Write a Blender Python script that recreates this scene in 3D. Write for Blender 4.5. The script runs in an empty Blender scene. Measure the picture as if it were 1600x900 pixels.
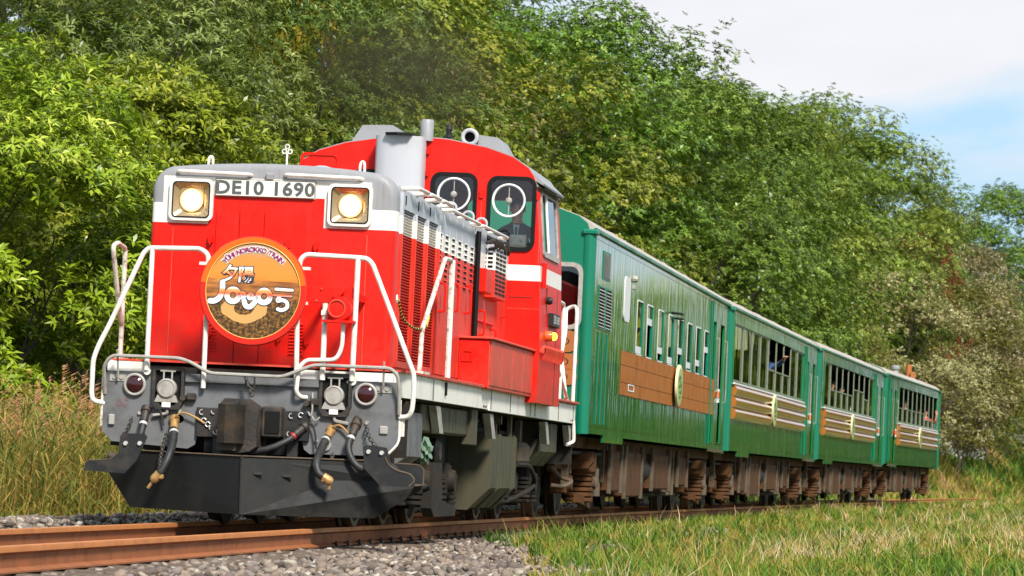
import bpy, bmesh, math, random
import numpy as np
from mathutils import Vector, Matrix
from mathutils.geometry import tessellate_polygon
PI = math.pi
random.seed(7)
S = bpy.context.scene
COL = S.collection

# ------------------------------------------------------------------ camera
CAM_H, PITCH, ROLL, FPX = 0.336, 0.05018, 0.00711, 6196.4
cp, sp, cr, sr = math.cos(PITCH), math.sin(PITCH), math.cos(ROLL), math.sin(ROLL)
right0, up0, fwd = Vector((1, 0, 0)), Vector((0, -sp, cp)), Vector((0, cp, sp))
cx, cy = right0*cr + up0*sr, up0*cr - right0*sr
cam_data = bpy.data.cameras.new('camera')
cam = bpy.data.objects.new('camera', cam_data)
COL.objects.link(cam)
m = Matrix.Identity(4)
for i in range(3):
    m[i][0], m[i][1], m[i][2] = cx[i], cy[i], -fwd[i]
m[2][3] = CAM_H
cam.matrix_world = m
cam_data.sensor_width = 36
cam_data.lens = FPX/1600*36
cam_data.clip_start = 0.5
cam_data.clip_end = 6000
cam_data.dof.use_dof = True
cam_data.dof.focus_distance = 37
cam_data.dof.aperture_fstop = 10.0
S.camera = cam
S.render.resolution_x, S.render.resolution_y = 1600, 900

# ------------------------------------------------------------------ sky, sun, exposure
SUN_EL, SUN_AZ = math.radians(42), math.radians(157)     # azimuth clockwise from +Y: behind the camera, slightly to its right
W = bpy.data.worlds.new('World')
S.world = W
W.use_nodes = True
S.view_settings.view_transform = 'Standard'
S.view_settings.look = 'None'
S.view_settings.exposure = 0.5
S.view_settings.gamma = 1.0
S.cycles.max_bounces = 6
S.cycles.transparent_max_bounces = 12
S.cycles.volume_bounces = 0
S.cycles.use_denoising = True


class NT:
    """small helper for writing node trees"""
    def __init__(s, tree):
        s.t = tree
        for n in list(tree.nodes):
            tree.nodes.remove(n)
    def n(s, typ, **kw):
        nd = s.t.nodes.new(typ)
        for k, v in kw.items():
            if k.startswith('i_'):
                key = k[2:]
                key = int(key) if key.isdigit() else key.replace('_', ' ')
                if isinstance(v, bpy.types.NodeSocket):
                    s.t.links.new(v, nd.inputs[key])
                else:
                    nd.inputs[key].default_value = v
            else:
                setattr(nd, k, v)
        return nd
    def m(s, op, a, b=0.0, c=None, clamp=False):
        nd = s.t.nodes.new('ShaderNodeMath')
        nd.operation = op
        nd.use_clamp = clamp
        for i, v in enumerate((a, b, c)):
            if v is None:
                continue
            if isinstance(v, bpy.types.NodeSocket):
                s.t.links.new(v, nd.inputs[i])
            else:
                nd.inputs[i].default_value = v
        return nd.outputs[0]
    def mix(s, fac, a, b, blend='MIX'):
        nd = s.t.nodes.new('ShaderNodeMix')
        nd.data_type = 'RGBA'
        nd.blend_type = blend
        nd.clamp_factor = True
        for k, v in ((0, fac), (6, a), (7, b)):
            if isinstance(v, bpy.types.NodeSocket):
                s.t.links.new(v, nd.inputs[k])
            else:
                if k and len(v) == 3:
                    v = (*v, 1)
                nd.inputs[k].default_value = v
        return nd.outputs[2]
    def ramp(s, fac, stops, interp='LINEAR'):
        nd = s.t.nodes.new('ShaderNodeValToRGB')
        nd.color_ramp.interpolation = interp
        e = nd.color_ramp.elements
        while len(e) < len(stops):
            e.new(0.5)
        for el, (p_, c_) in zip(e, stops):
            el.position = p_
            el.color = (*c_, 1) if len(c_) == 3 else c_
        if isinstance(fac, bpy.types.NodeSocket):
            s.t.links.new(fac, nd.inputs[0])
        return nd.outputs[0]
    def noise(s, vec=None, scale=5, detail=3, rough=.5, dist=0, out=0):
        nd = s.t.nodes.new('ShaderNodeTexNoise')
        nd.inputs['Scale'].default_value = scale
        nd.inputs['Detail'].default_value = detail
        nd.inputs['Roughness'].default_value = rough
        nd.inputs['Distortion'].default_value = dist
        if vec is not None:
            s.t.links.new(vec, nd.inputs['Vector'])
        return nd.outputs[out]
    def scaled(s, vec, sc):
        nd = s.t.nodes.new('ShaderNodeMapping')
        nd.inputs['Scale'].default_value = sc
        s.t.links.new(vec, nd.inputs['Vector'])
        return nd.outputs[0]
    def link(s, a, b):
        s.t.links.new(a, b)


def build_world():
    N = NT(W.node_tree)
    sky = N.n('ShaderNodeTexSky', sky_type='NISHITA', sun_disc=False)
    sky.sun_elevation = SUN_EL
    sky.sun_rotation = SUN_AZ
    sky.air_density = 1.0
    sky.dust_density = 1.0
    tc = N.n('ShaderNodeTexCoord')
    sep = N.n('ShaderNodeSeparateXYZ', i_0=tc.outputs['Generated'])
    z = N.m('MAXIMUM', sep.outputs[2], 0.03)
    px = N.m('DIVIDE', sep.outputs[0], N.m('ADD', z, 0.10))
    py = N.m('DIVIDE', sep.outputs[1], N.m('ADD', z, 0.10))
    comb = N.n('ShaderNodeCombineXYZ', i_0=px, i_1=py, i_2=0.0)
    off = N.n('ShaderNodeMapping', i_Vector=comb.outputs[0])
    off.inputs['Location'].default_value = (1.47, 2.75, 7.16)
    off.inputs['Scale'].default_value = (1.1, .62, 1)
    n1 = N.noise(off.outputs[0], 1.0, 7, .52, .2)
    cov = N.ramp(n1, [(.43, (0, 0, 0)), (.57, (1, 1, 1))])
    n2 = N.noise(off.outputs[0], 2.3, 4, .5)
    ccol = N.mix(n2, (8.6, 9.0, 9.9), (12.2, 12.1, 12.2))
    base = N.mix(.80, sky.outputs[0], (6.4, 9.9, 12.9))
    col = N.mix(cov, base, ccol)
    bg = N.n('ShaderNodeBackground', i_Color=col, i_Strength=0.061)
    out = N.n('ShaderNodeOutputWorld')
    N.link(bg.outputs[0], out.inputs[0])


build_world()
sd = bpy.data.lights.new('sun', 'SUN')
sd.energy = 4.7
sd.angle = math.radians(11)
sd.color = (1.0, .955, .87)
sun = bpy.data.objects.new('sun', sd)
COL.objects.link(sun)
sdir = Vector((math.sin(SUN_AZ)*math.cos(SUN_EL), math.cos(SUN_AZ)*math.cos(SUN_EL), math.sin(SUN_EL)))
sun.rotation_euler = sdir.to_track_quat('Z', 'Y').to_euler()
sun.location = sdir*60

# ------------------------------------------------------------------ materials


def new_mat(name):
    mt = bpy.data.materials.new(name)
    mt.use_nodes = True
    return mt, NT(mt.node_tree)


def finish(N, bsdf):
    o = N.n('ShaderNodeOutputMaterial')
    N.link(bsdf, o.inputs[0])


def simple(name, color, rough=.5, metal=0.0, spec=.5, var=.15, nscale=6, bump=0.0, bscale=40, dirt=None, dirt_amt=.3, coat=0.0, streak=False):
    """plain surface with a little procedural colour variation, wear and relief"""
    mt, N = new_mat(name)
    tc = N.n('ShaderNodeTexCoord')
    v = tc.outputs['Object']
    n1 = N.noise(v, nscale, 4, .6)
    dark = tuple(c*(1-var) for c in color)
    lite = tuple(min(1, c*(1+var)) for c in color)
    col = N.mix(n1, dark, lite)
    r = rough
    if dirt is not None:
        vv = N.scaled(v, (2.5, 2.5, .5)) if streak else v
        n2 = N.noise(vv, nscale*.7, 6, .65)
        k = N.ramp(n2, [(.48, (0, 0, 0)), (.68, (1, 1, 1))])
        f = N.m('MULTIPLY', k, dirt_amt)
        col = N.mix(f, col, dirt)
        r = N.m('ADD', rough, N.m('MULTIPLY', f, .5))
    b = N.n('ShaderNodeBsdfPrincipled', i_Base_Color=col, i_Roughness=r, i_Metallic=metal)
    b.inputs['Specular IOR Level'].default_value = spec
    b.inputs['Coat Weight'].default_value = coat
    b.inputs['Coat Roughness'].default_value = .05
    b.inputs['Coat IOR'].default_value = 1.8
    if bump:
        n3 = N.noise(v, bscale, 3, .5)
        bp = N.n('ShaderNodeBump', i_Strength=bump, i_Distance=.01, i_Height=n3)
        N.link(bp.outputs[0], b.inputs['Normal'])
    finish(N, b.outputs[0])
    return mt


def band(N, x, lo, hi):
    """1 where lo < x < hi"""
    return N.m('MULTIPLY', N.m('GREATER_THAN', x, lo), N.m('LESS_THAN', x, hi))


RED, WHITE, GREY = (.80, .014, .007), (.78, .74, .68), (.26, .26, .275)


def livery(name, kind, fade_sheen=0.0):
    """red paint with the white band, grey above it on the hood"""
    mt, N = new_mat(name)
    tc = N.n('ShaderNodeTexCoord')
    v = tc.outputs['Object']
    sp_ = N.n('ShaderNodeSeparateXYZ', i_0=v)
    u, vv, z = sp_.outputs
    n1 = N.noise(v, 3, 4, .6)
    red = N.mix(n1, (.60, .008, .004), (.72, .013, .007))
    if fade_sheen:
        n5 = N.noise(N.scaled(v, (2, 2, .8)), 4, 5, .6)
        red = N.mix(N.m('MULTIPLY', n5, fade_sheen), red, (.62, .13, .08))  # paler red stands for weathering and the sides' grazing sky reflection
    if kind == 'hood_front':
        au = N.m('ABSOLUTE', N.m('ADD', u, .06))
        isgrey = N.m('MAXIMUM', N.m('GREATER_THAN', z, 2.945), N.m('MULTIPLY', N.m('GREATER_THAN', z, 2.715), N.m('GREATER_THAN', au, .90)))
        isred = N.m('MAXIMUM', N.m('LESS_THAN', z, 2.545), N.m('MULTIPLY', N.m('LESS_THAN', z, 2.795), N.m('LESS_THAN', au, .50)))
        col = N.mix(isgrey, WHITE, GREY)
        col = N.mix(isred, col, red)
    elif kind == 'hood_side':
        col = N.mix(N.m('GREATER_THAN', z, 2.70), WHITE, (.44, .46, .50))  # side grey lightened and blued to carry the reflected sky
        col = N.mix(N.m('LESS_THAN', z, 2.545), col, red)
    elif kind == 'cab':
        col = N.mix(band(N, z, 2.535, 2.70), red, WHITE)
    else:
        col = red
    ns = N.noise(N.scaled(v, (14, 14, .7)), 3, 6, .7)
    st = N.m('MULTIPLY', N.ramp(ns, [(.52, (0, 0, 0)), (.75, (1, 1, 1))]), .28)
    col = N.mix(st, col, (.10, .04, .025))
    ng = N.noise(v, 5.5, 7, .7)
    low = N.m('SUBTRACT', 1.0, N.m('DIVIDE', N.m('SUBTRACT', z, 1.25), .55, clamp=True), clamp=True)
    gr_ = N.m('MULTIPLY', N.ramp(ng, [(.40, (0, 0, 0)), (.62, (1, 1, 1))]), N.m('ADD', .10, N.m('MULTIPLY', low, .45)))
    col = N.mix(gr_, col, (.13, .055, .035))
    b = N.n('ShaderNodeBsdfPrincipled', i_Base_Color=col, i_Roughness=N.m('ADD', .33, N.m('MULTIPLY', n1, .15)))
    b.inputs['Specular IOR Level'].default_value = .20
    nb = N.noise(v, 2.2, 2, .5)
    bp = N.n('ShaderNodeBump', i_Strength=.25, i_Distance=.02, i_Height=nb)
    N.link(bp.outputs[0], b.inputs['Normal'])
    finish(N, b.outputs[0])
    return mt


def coach_green():
    mt, N = new_mat('coach_green_with_reflected_trees')
    tc = N.n('ShaderNodeTexCoord')
    v = tc.outputs['Object']
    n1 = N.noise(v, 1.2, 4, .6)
    col = N.mix(n1, (.008, .125, .034), (.016, .170, .046))  # green shifted yellower to carry trees and grass reflected in the sides
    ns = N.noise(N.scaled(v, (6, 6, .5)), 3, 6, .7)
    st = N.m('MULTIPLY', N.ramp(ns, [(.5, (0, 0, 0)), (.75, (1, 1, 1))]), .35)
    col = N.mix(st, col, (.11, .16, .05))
    b = N.n('ShaderNodeBsdfPrincipled', i_Base_Color=col, i_Roughness=.06)
    b.inputs['Specular IOR Level'].default_value = .6
    # pressed steel sides are never flat: shallow ripples that run up the side
    nb = N.noise(N.scaled(v, (1, 2.6, .22)), 2.4, 2, .55)
    nf = N.noise(N.scaled(v, (1, 1, .5)), 1.3, 2, .5)
    h = N.m('ADD', nb, N.m('MULTIPLY', nf, 1.2))
    bp = N.n('ShaderNodeBump', i_Strength=.34, i_Distance=.02, i_Height=h)
    N.link(bp.outputs[0], b.inputs['Normal'])
    finish(N, b.outputs[0])
    return mt


def glass(name, tint=(.55, .6, .58), rough=.015, ior=1.5, dark=0.0):
    mt, N = new_mat(name)
    fr = N.n('ShaderNodeFresnel', i_IOR=ior)
    tr = N.n('ShaderNodeBsdfTransparent', i_Color=(*tint, 1))
    gl = N.n('ShaderNodeBsdfGlossy', i_Color=(.95, .97, 1, 1), i_Roughness=rough)
    mx = N.n('ShaderNodeMixShader', i_0=fr.outputs[0])
    N.link(tr.outputs[0], mx.inputs[1])
    N.link(gl.outputs[0], mx.inputs[2])
    tc = N.n('ShaderNodeTexCoord')
    nb = N.noise(N.scaled(tc.outputs['Object'], (1, 1.5, .7)), 1.6, 1, .5)
    bp = N.n('ShaderNodeBump', i_Strength=.08, i_Distance=.02, i_Height=nb)
    N.link(bp.outputs[0], gl.inputs['Normal'])
    finish(N, mx.outputs[0])
    return mt


def emit(name, color, strength):
    mt, N = new_mat(name)
    e = N.n('ShaderNodeEmission', i_Color=(*color, 1), i_Strength=strength)
    finish(N, e.outputs[0])
    return mt


def leaf_mat(name, c0, c1, c2, trans=.20, rough=.38, spec=.33):
    """foliage: attribute tint picks between three leaf colours; some light comes through"""
    mt, N = new_mat(name)
    at = N.n('ShaderNodeAttribute', attribute_name='tint')
    oi = N.n('ShaderNodeObjectInfo')
    col = N.ramp(at.outputs['Fac'], [(0, c0), (.55, c1), (1, c2)])  # dark stop deepened as shadow tone, pale stop as highlight, mixed at random
    hs = N.n('ShaderNodeHueSaturation', i_Color=col)
    N.link(N.m('ADD', .477, N.m('MULTIPLY', oi.outputs['Random'], .032)), hs.inputs['Hue'])
    N.link(N.m('ADD', .85, N.m('MULTIPLY', oi.outputs['Random'], .3)), hs.inputs['Value'])
    b = N.n('ShaderNodeBsdfPrincipled', i_Base_Color=hs.outputs[0], i_Roughness=rough)
    b.inputs['Specular IOR Level'].default_value = spec
    tcol = N.mix(.5, hs.outputs[0], (.20, .30, .02))
    t = N.n('ShaderNodeBsdfTranslucent', i_Color=tcol)
    mx = N.n('ShaderNodeMixShader', i_0=trans)
    N.link(b.outputs[0], mx.inputs[1])
    N.link(t.outputs[0], mx.inputs[2])
    finish(N, mx.outputs[0])
    return mt


def tint_mat(name, stops, rough=.9, bump=0.0, trans=0.0):
    mt, N = new_mat(name)
    at = N.n('ShaderNodeAttribute', attribute_name='tint')
    col = N.ramp(at.outputs['Fac'], stops)
    b = N.n('ShaderNodeBsdfPrincipled', i_Base_Color=col, i_Roughness=rough)
    b.inputs['Specular IOR Level'].default_value = .3
    if bump:
        tc = N.n('ShaderNodeTexCoord')
        nb = N.noise(tc.outputs['Object'], 60, 3, .6)
        bp = N.n('ShaderNodeBump', i_Strength=bump, i_Distance=.01, i_Height=nb)
        N.link(bp.outputs[0], b.inputs['Normal'])
    if trans:
        t = N.n('ShaderNodeBsdfTranslucent', i_Color=col)
        mx = N.n('ShaderNodeMixShader', i_0=trans)
        N.link(b.outputs[0], mx.inputs[1])
        N.link(t.outputs[0], mx.inputs[2])
        finish(N, mx.outputs[0])
    else:
        finish(N, b.outputs[0])
    return mt


def ground_mat():
    mt, N = new_mat('ground_soil_and_turf')
    tc = N.n('ShaderNodeTexCoord')
    v = tc.outputs['Object']
    n1 = N.noise(v, .6, 6, .65)
    n2 = N.noise(v, 9, 5, .7)
    c = N.mix(n1, (.06, .09, .02), (.15, .13, .05))
    c = N.mix(n2, c, (.035, .045, .015))
    b = N.n('ShaderNodeBsdfPrincipled', i_Base_Color=c, i_Roughness=.95)
    bp = N.n('ShaderNodeBump', i_Strength=.7, i_Distance=.05, i_Height=n2)
    N.link(bp.outputs[0], b.inputs['Normal'])
    finish(N, b.outputs[0])
    return mt


def board_picture():
    """the printed sunset landscape on the round board: orange sky, dark plain, sand spit, brown scrub"""
    mt, N = new_mat('printed_sunset_landscape')
    tc = N.n('ShaderNodeTexCoord')
    v = tc.outputs['Object']
    s_ = N.n('ShaderNodeSeparateXYZ', i_0=v)
    u, _, z = s_.outputs
    zz = N.m('SUBTRACT', z, 1.96)
    uu = N.m('ADD', u, .015)
    nsk = N.noise(N.scaled(v, (1.2, 1, 9)), 4, 4, .6)
    sky = N.ramp(N.m('ADD', N.m('MULTIPLY', zz, 1.6), N.m('MULTIPLY', nsk, .35)), [(.15, (.58, .16, .015)), (.4, (.62, .24, .035)), (.62, (.60, .24, .05)), (.85, (.42, .30, .24))])
    npl = N.noise(N.scaled(v, (1, 1, 7)), 5, 4, .6)
    plain = N.ramp(npl, [(.3, (.10, .035, .012)), (.6, (.42, .15, .03)), (.8, (.62, .26, .06))])
    nsc = N.noise(v, 38, 4, .7)
    scrub = N.ramp(nsc, [(.38, (.022, .014, .006)), (.5, (.09, .042, .008)), (.62, (.32, .14, .03))])
    # river loop: annulus of sand
    dx = N.m('DIVIDE', N.m('ADD', uu, .05), 1.55)
    dz = N.m('ADD', zz, .15)
    r = N.m('SQRT', N.m('ADD', N.m('POWER', dx, 2), N.m('POWER', dz, 2)))
    r = N.m('ADD', r, N.m('MULTIPLY', N.m('SUBTRACT', N.noise(v, 7, 3, .6), .5), .05))
    ring = band(N, r, .055, .125)
    land = N.mix(ring, scrub, (.55, .31, .10))
    edge = N.m('ADD', -.07, N.m('MULTIPLY', N.m('SUBTRACT', N.noise(v, 9, 3, .6), .5), .07))
    low = N.m('LESS_THAN', zz, edge)
    hor = N.m('LESS_THAN', N.m('ADD', zz, N.m('MULTIPLY', uu, .02)), .085)
    c = N.mix(hor, sky, plain)
    c = N.mix(low, c, land)
    b = N.n('ShaderNodeBsdfPrincipled', i_Base_Color=c, i_Roughness=.35)
    finish(N, b.outputs[0])
    return mt


def logo_white():
    """white letters with a printed orange band across their middle"""
    mt, N = new_mat('logo_white_with_orange_band')
    tc = N.n('ShaderNodeTexCoord')
    s_ = N.n('ShaderNodeSeparateXYZ', i_0=tc.outputs['Object'])
    z = s_.outputs[2]
    f = N.m('SUBTRACT', z, 1.87)
    c = N.ramp(N.m('DIVIDE', f, .30), [(0.0, (.85, .84, .82)), (.10, (.85, .84, .82)), (.19, (.78, .12, .03)), (.30, (.85, .35, .12)), (.36, (.85, .84, .82)), (.60, (.85, .84, .82)), (.70, (.78, .10, .03)), (.82, (.85, .45, .2)), (.92, (.85, .84, .82))])
    b = N.n('ShaderNodeBsdfPrincipled', i_Base_Color=c, i_Roughness=.35)
    finish(N, b.outputs[0])
    return mt


M = {}
M['hood_front'] = livery('hood_front_livery', 'hood_front')
M['hood_side'] = livery('hood_side_livery', 'hood_side', .5)
M['cab'] = livery('cab_livery', 'cab')
M['red'] = livery('red_paint', 'plain')
M['faded_sheen_red'] = livery('faded_sheen_red_paint', 'plain', 1.0)
M['white'] = simple('white_paint', (.76, .72, .66), .4, var=.05, dirt=(.30, .20, .12), dirt_amt=.45, nscale=9)
M['frame_white'] = simple('grimy_white_frame_paint', (.80, .77, .71), .4, var=.05, dirt=(.36, .28, .19), dirt_amt=.4, nscale=1.6, streak=True)
M['chipped_white'] = simple('chipped_white_paint', (.66, .60, .52), .5, var=.1, dirt=(.16, .07, .03), dirt_amt=.9, nscale=22)
M['grey'] = simple('grey_paint', (.27, .27, .285), .45, var=.05, dirt=(.14, .12, .10), dirt_amt=.3)
M['silver'] = simple('silver_grey_stack_paint', (.42, .42, .45), .42, var=.05, dirt=(.22, .22, .22), dirt_amt=.3, nscale=3)
M['beam'] = simple('grey_headstock_paint', (.135, .136, .142), .5, var=.16, dirt=(.035, .030, .025), dirt_amt=.65, nscale=4, bump=.15, bscale=15)
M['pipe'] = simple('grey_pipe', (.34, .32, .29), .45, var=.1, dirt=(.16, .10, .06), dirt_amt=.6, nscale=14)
M['black'] = simple('black_steel', (.010, .010, .011), .5, var=.2, dirt=(.05, .035, .025), dirt_amt=.6, nscale=6)
M['plow'] = simple('worn_black_plough_paint', (.010, .010, .010), .6, var=.35, dirt=(.036, .032, .027), dirt_amt=.75, nscale=5, spec=.3, bump=.25, bscale=12)
M['plow_dark'] = simple('black_plough_paint', (.007, .007, .007), .55, var=.3, dirt=(.02, .018, .015), dirt_amt=.5, nscale=3, spec=.3)
M['dark'] = simple('dark_interior', (.006, .006, .006), .8, var=.2)
M['rubber'] = simple('rubber_hose', (.013, .013, .014), .55, var=.2, dirt=(.07, .06, .05), dirt_amt=.35, nscale=20)
M['grease'] = simple('greasy_iron', (.026, .021, .018), .5, var=.3, dirt=(.10, .06, .035), dirt_amt=.5, nscale=9, bump=.3)
M['brass'] = simple('brass_valve', (.58, .34, .13), .4, metal=.6, var=.2, dirt=(.10, .06, .03), dirt_amt=.5, nscale=30)
M['ring'] = simple('hose_clamp_white', (.55, .53, .5), .4, metal=.3)
M['redfit'] = simple('red_coupling', (.32, .02, .02), .4, dirt=(.04, .03, .03), dirt_amt=.5)
M['lens_red'] = simple('dark_red_lens', (.035, .004, .006), .06, spec=.8, var=.1)
M['glow_chrome'] = simple('lamp_reflector', (.80, .52, .28), .25, metal=1.0, var=.25, nscale=14)  # amber base puts the lamp's warm glow into the reflector colour
M['lamp'] = emit('lit_headlamp', (1.0, .60, .20), 3.2)
M['lamp_core'] = emit('headlamp_bulb_core', (1.0, .86, .55), 12)
M['amber'] = emit('lit_amber_lamp', (1.0, .38, .03), 5)
M['amber_glass'] = simple('amber_glass', (.7, .12, .02), .2)
M['glass'] = glass('window_glass')
M['cab_glass'] = glass('cab_window_glass', (.96, .98, .96))
M['side_glass'] = glass('sky_reflecting_side_glass', (.35, .38, .38), ior=1.9)
M['seal'] = simple('black_window_rubber', (.005, .005, .005), .6, spec=.2)
M['olive'] = simple('olive_grey_tank_paint', (.066, .060, .036), .5, spec=.25, var=.15, dirt=(.045, .035, .022), dirt_amt=.7, nscale=3, streak=True)
M['bogie'] = simple('grimy_bogie_steel', (.019, .016, .013), .7, spec=.2, var=.25, dirt=(.07, .045, .028), dirt_amt=.6, nscale=7, bump=.3)
M['brown_frame'] = simple('brake_dust_brown_steel', (.090, .038, .014), .75, spec=.15, var=.25, dirt=(.04, .028, .02), dirt_amt=.7, nscale=4, bump=.3)
M['dusty'] = simple('dusty_grey_box_edges', (.105, .080, .055), .75, spec=.15, var=.2, dirt=(.06, .035, .02), dirt_amt=.7, nscale=8)
M['wheel'] = simple('wheel_steel', (.06, .045, .035), .5, metal=.3, var=.2)
M['tyre'] = simple('polished_tread', (.30, .26, .22), .35, metal=.8, var=.2)
M['rail'] = simple('rusty_rail', (.27, .082, .020), .7, var=.28, nscale=5, dirt=(.13, .045, .02), dirt_amt=.5, bump=.2, bscale=60)
M['railhead'] = simple('orange_rusty_rail_head', (.50, .175, .045), .55, var=.2, nscale=4, dirt=(.26, .09, .03), dirt_amt=.5)
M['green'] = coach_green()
M['teal'] = simple('teal_green_end_paint', (.004, .155, .088), .3, var=.12, nscale=2, dirt=(.02, .09, .05), dirt_amt=.4)
M['roof'] = simple('dusty_pink_grey_roof', (.40, .34, .30), .6, var=.12, nscale=3, dirt=(.22, .17, .14), dirt_amt=.6)
M['wood'] = simple('brown_panel_paint', (.34, .115, .020), .6, spec=.12, var=.14, nscale=4, dirt=(.16, .06, .02), dirt_amt=.4)
M['log'] = simple('varnished_log', (.46, .17, .035), .4, var=.12, nscale=2, spec=.2, coat=1.0, dirt=(.22, .09, .03), dirt_amt=.2)
M['lipwhite'] = simple('white_window_trim', (.72, .72, .70), .4, var=.05)
M['mull'] = simple('olive_window_mullion', (.16, .19, .12), .45, var=.1)
M['blind'] = simple('pale_window_sash', (.62, .62, .62), .5, var=.06)
M['cream'] = simple('cream_emblem', (.62, .60, .34), .45, var=.08)
M['emgreen'] = simple('pale_green_emblem', (.30, .42, .12), .45, var=.1)
M['dkgreen'] = simple('dark_green_print', (.03, .10, .02), .5)
M['orange'] = simple('orange_brown_end_paint', (.34, .115, .028), .5, var=.15, nscale=5)
M['char'] = simple('dark_letter_grey', (.07, .085, .085), .45)
M['plate'] = simple('cream_number_plate', (.72, .69, .60), .45, var=.04)
M['yellow'] = simple('yellow_rope_tie', (.65, .48, .04), .6)
M['rim_red'] = simple('board_rim_red', (.55, .02, .012), .45, spec=.2, var=.05)
M['rim_orange'] = simple('board_rim_orange', (.62, .12, .012), .45, spec=.2, var=.08)
M['gold'] = simple('gold_line', (.80, .50, .12), .4)
M['navy'] = simple('navy_outline', (.02, .03, .06), .5)
M['magenta'] = simple('magenta_letters', (.26, .015, .11), .6, spec=.1)
M['skin'] = simple('skin', (.56, .28, .18), .5, var=.06)
M['hair'] = simple('black_hair', (.012, .010, .010), .5)
M['suit'] = simple('navy_uniform', (.018, .022, .038), .7)
M['shirt'] = simple('pale_blue_shirt', (.45, .52, .62), .7)
M['cloth_red'] = simple('red_jacket', (.42, .04, .03), .8)
M['cloth_blue'] = simple('blue_jacket', (.05, .10, .25), .8)
M['cloth_white'] = simple('white_blouse', (.65, .65, .65), .8)
M['seat'] = simple('dark_blue_seat', (.03, .05, .07), .8)
M['ply'] = simple('pale_interior_lining', (.14, .15, .10), .6)
M['picture'] = board_picture()
M['logo'] = logo_white()
M['ground'] = ground_mat()
M['stone'] = tint_mat('ballast_stone', [(0, (.06, .045, .036)), (.3, (.14, .108, .088)), (.55, (.20, .165, .145)), (.78, (.25, .18, .13)), (1, (.40, .35, .29))], .85, .6)
M['grass'] = tint_mat('meadow_grass', [(0, (.035, .085, .008)), (.30, (.115, .225, .016)), (.52, (.22, .27, .028)), (.72, (.40, .27, .055)), (.88, (.48, .30, .11)), (1, (.64, .50, .28))], .6, 0, .3)
M['reed'] = tint_mat('reeds', [(0, (.05, .10, .012)), (.35, (.17, .20, .03)), (.58, (.46, .32, .07)), (.78, (.40, .18, .06)), (1, (.50, .28, .16))], .6, 0, .3)
M['bark'] = simple('bark', (.075, .060, .042), .85, var=.3, nscale=5, bump=.6, bscale=14)
M['sleeper'] = simple('weathered_sleeper', (.10, .07, .05), .85, var=.3, nscale=5, bump=.5)
M['flower'] = simple('white_flower_heads', (.70, .70, .66), .8)
L_OAK = leaf_mat('oak_leaves', (.042, .080, .006), (.115, .190, .012), (.310, .390, .085))
L_OAK2 = leaf_mat('yellowing_oak_leaves', (.055, .092, .007), (.155, .215, .014), (.370, .430, .090))
L_OLIVE = leaf_mat('olive_maple_leaves', (.065, .095, .006), (.180, .215, .012), (.380, .380, .045))
L_BRIGHT = leaf_mat('bright_yellow_green_leaves', (.095, .155, .006), (.240, .325, .014), (.500, .530, .080))
L_WILLOW = leaf_mat('dark_willow_leaves', (.045, .075, .010), (.125, .175, .026), (.330, .390, .120))
L_YELLOW = leaf_mat('autumn_yellow_leaves', (.140, .160, .014), (.340, .300, .025), (.560, .400, .060))
L_RUST = leaf_mat('rusty_leaves', (.130, .060, .015), (.360, .110, .025), (.420, .250, .060))
L_PALE = leaf_mat('pale_grey_green_leaves', (.150, .130, .045), (.330, .290, .120), (.560, .530, .300))
L_OCHRE = leaf_mat('ochre_green_leaves', (.085, .090, .012), (.200, .195, .030), (.370, .360, .110))
L_SHRUB = leaf_mat('dark_understory_leaves', (.030, .065, .010), (.075, .130, .018), (.150, .210, .040))
# ------------------------------------------------------------------ mesh helpers


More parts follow.
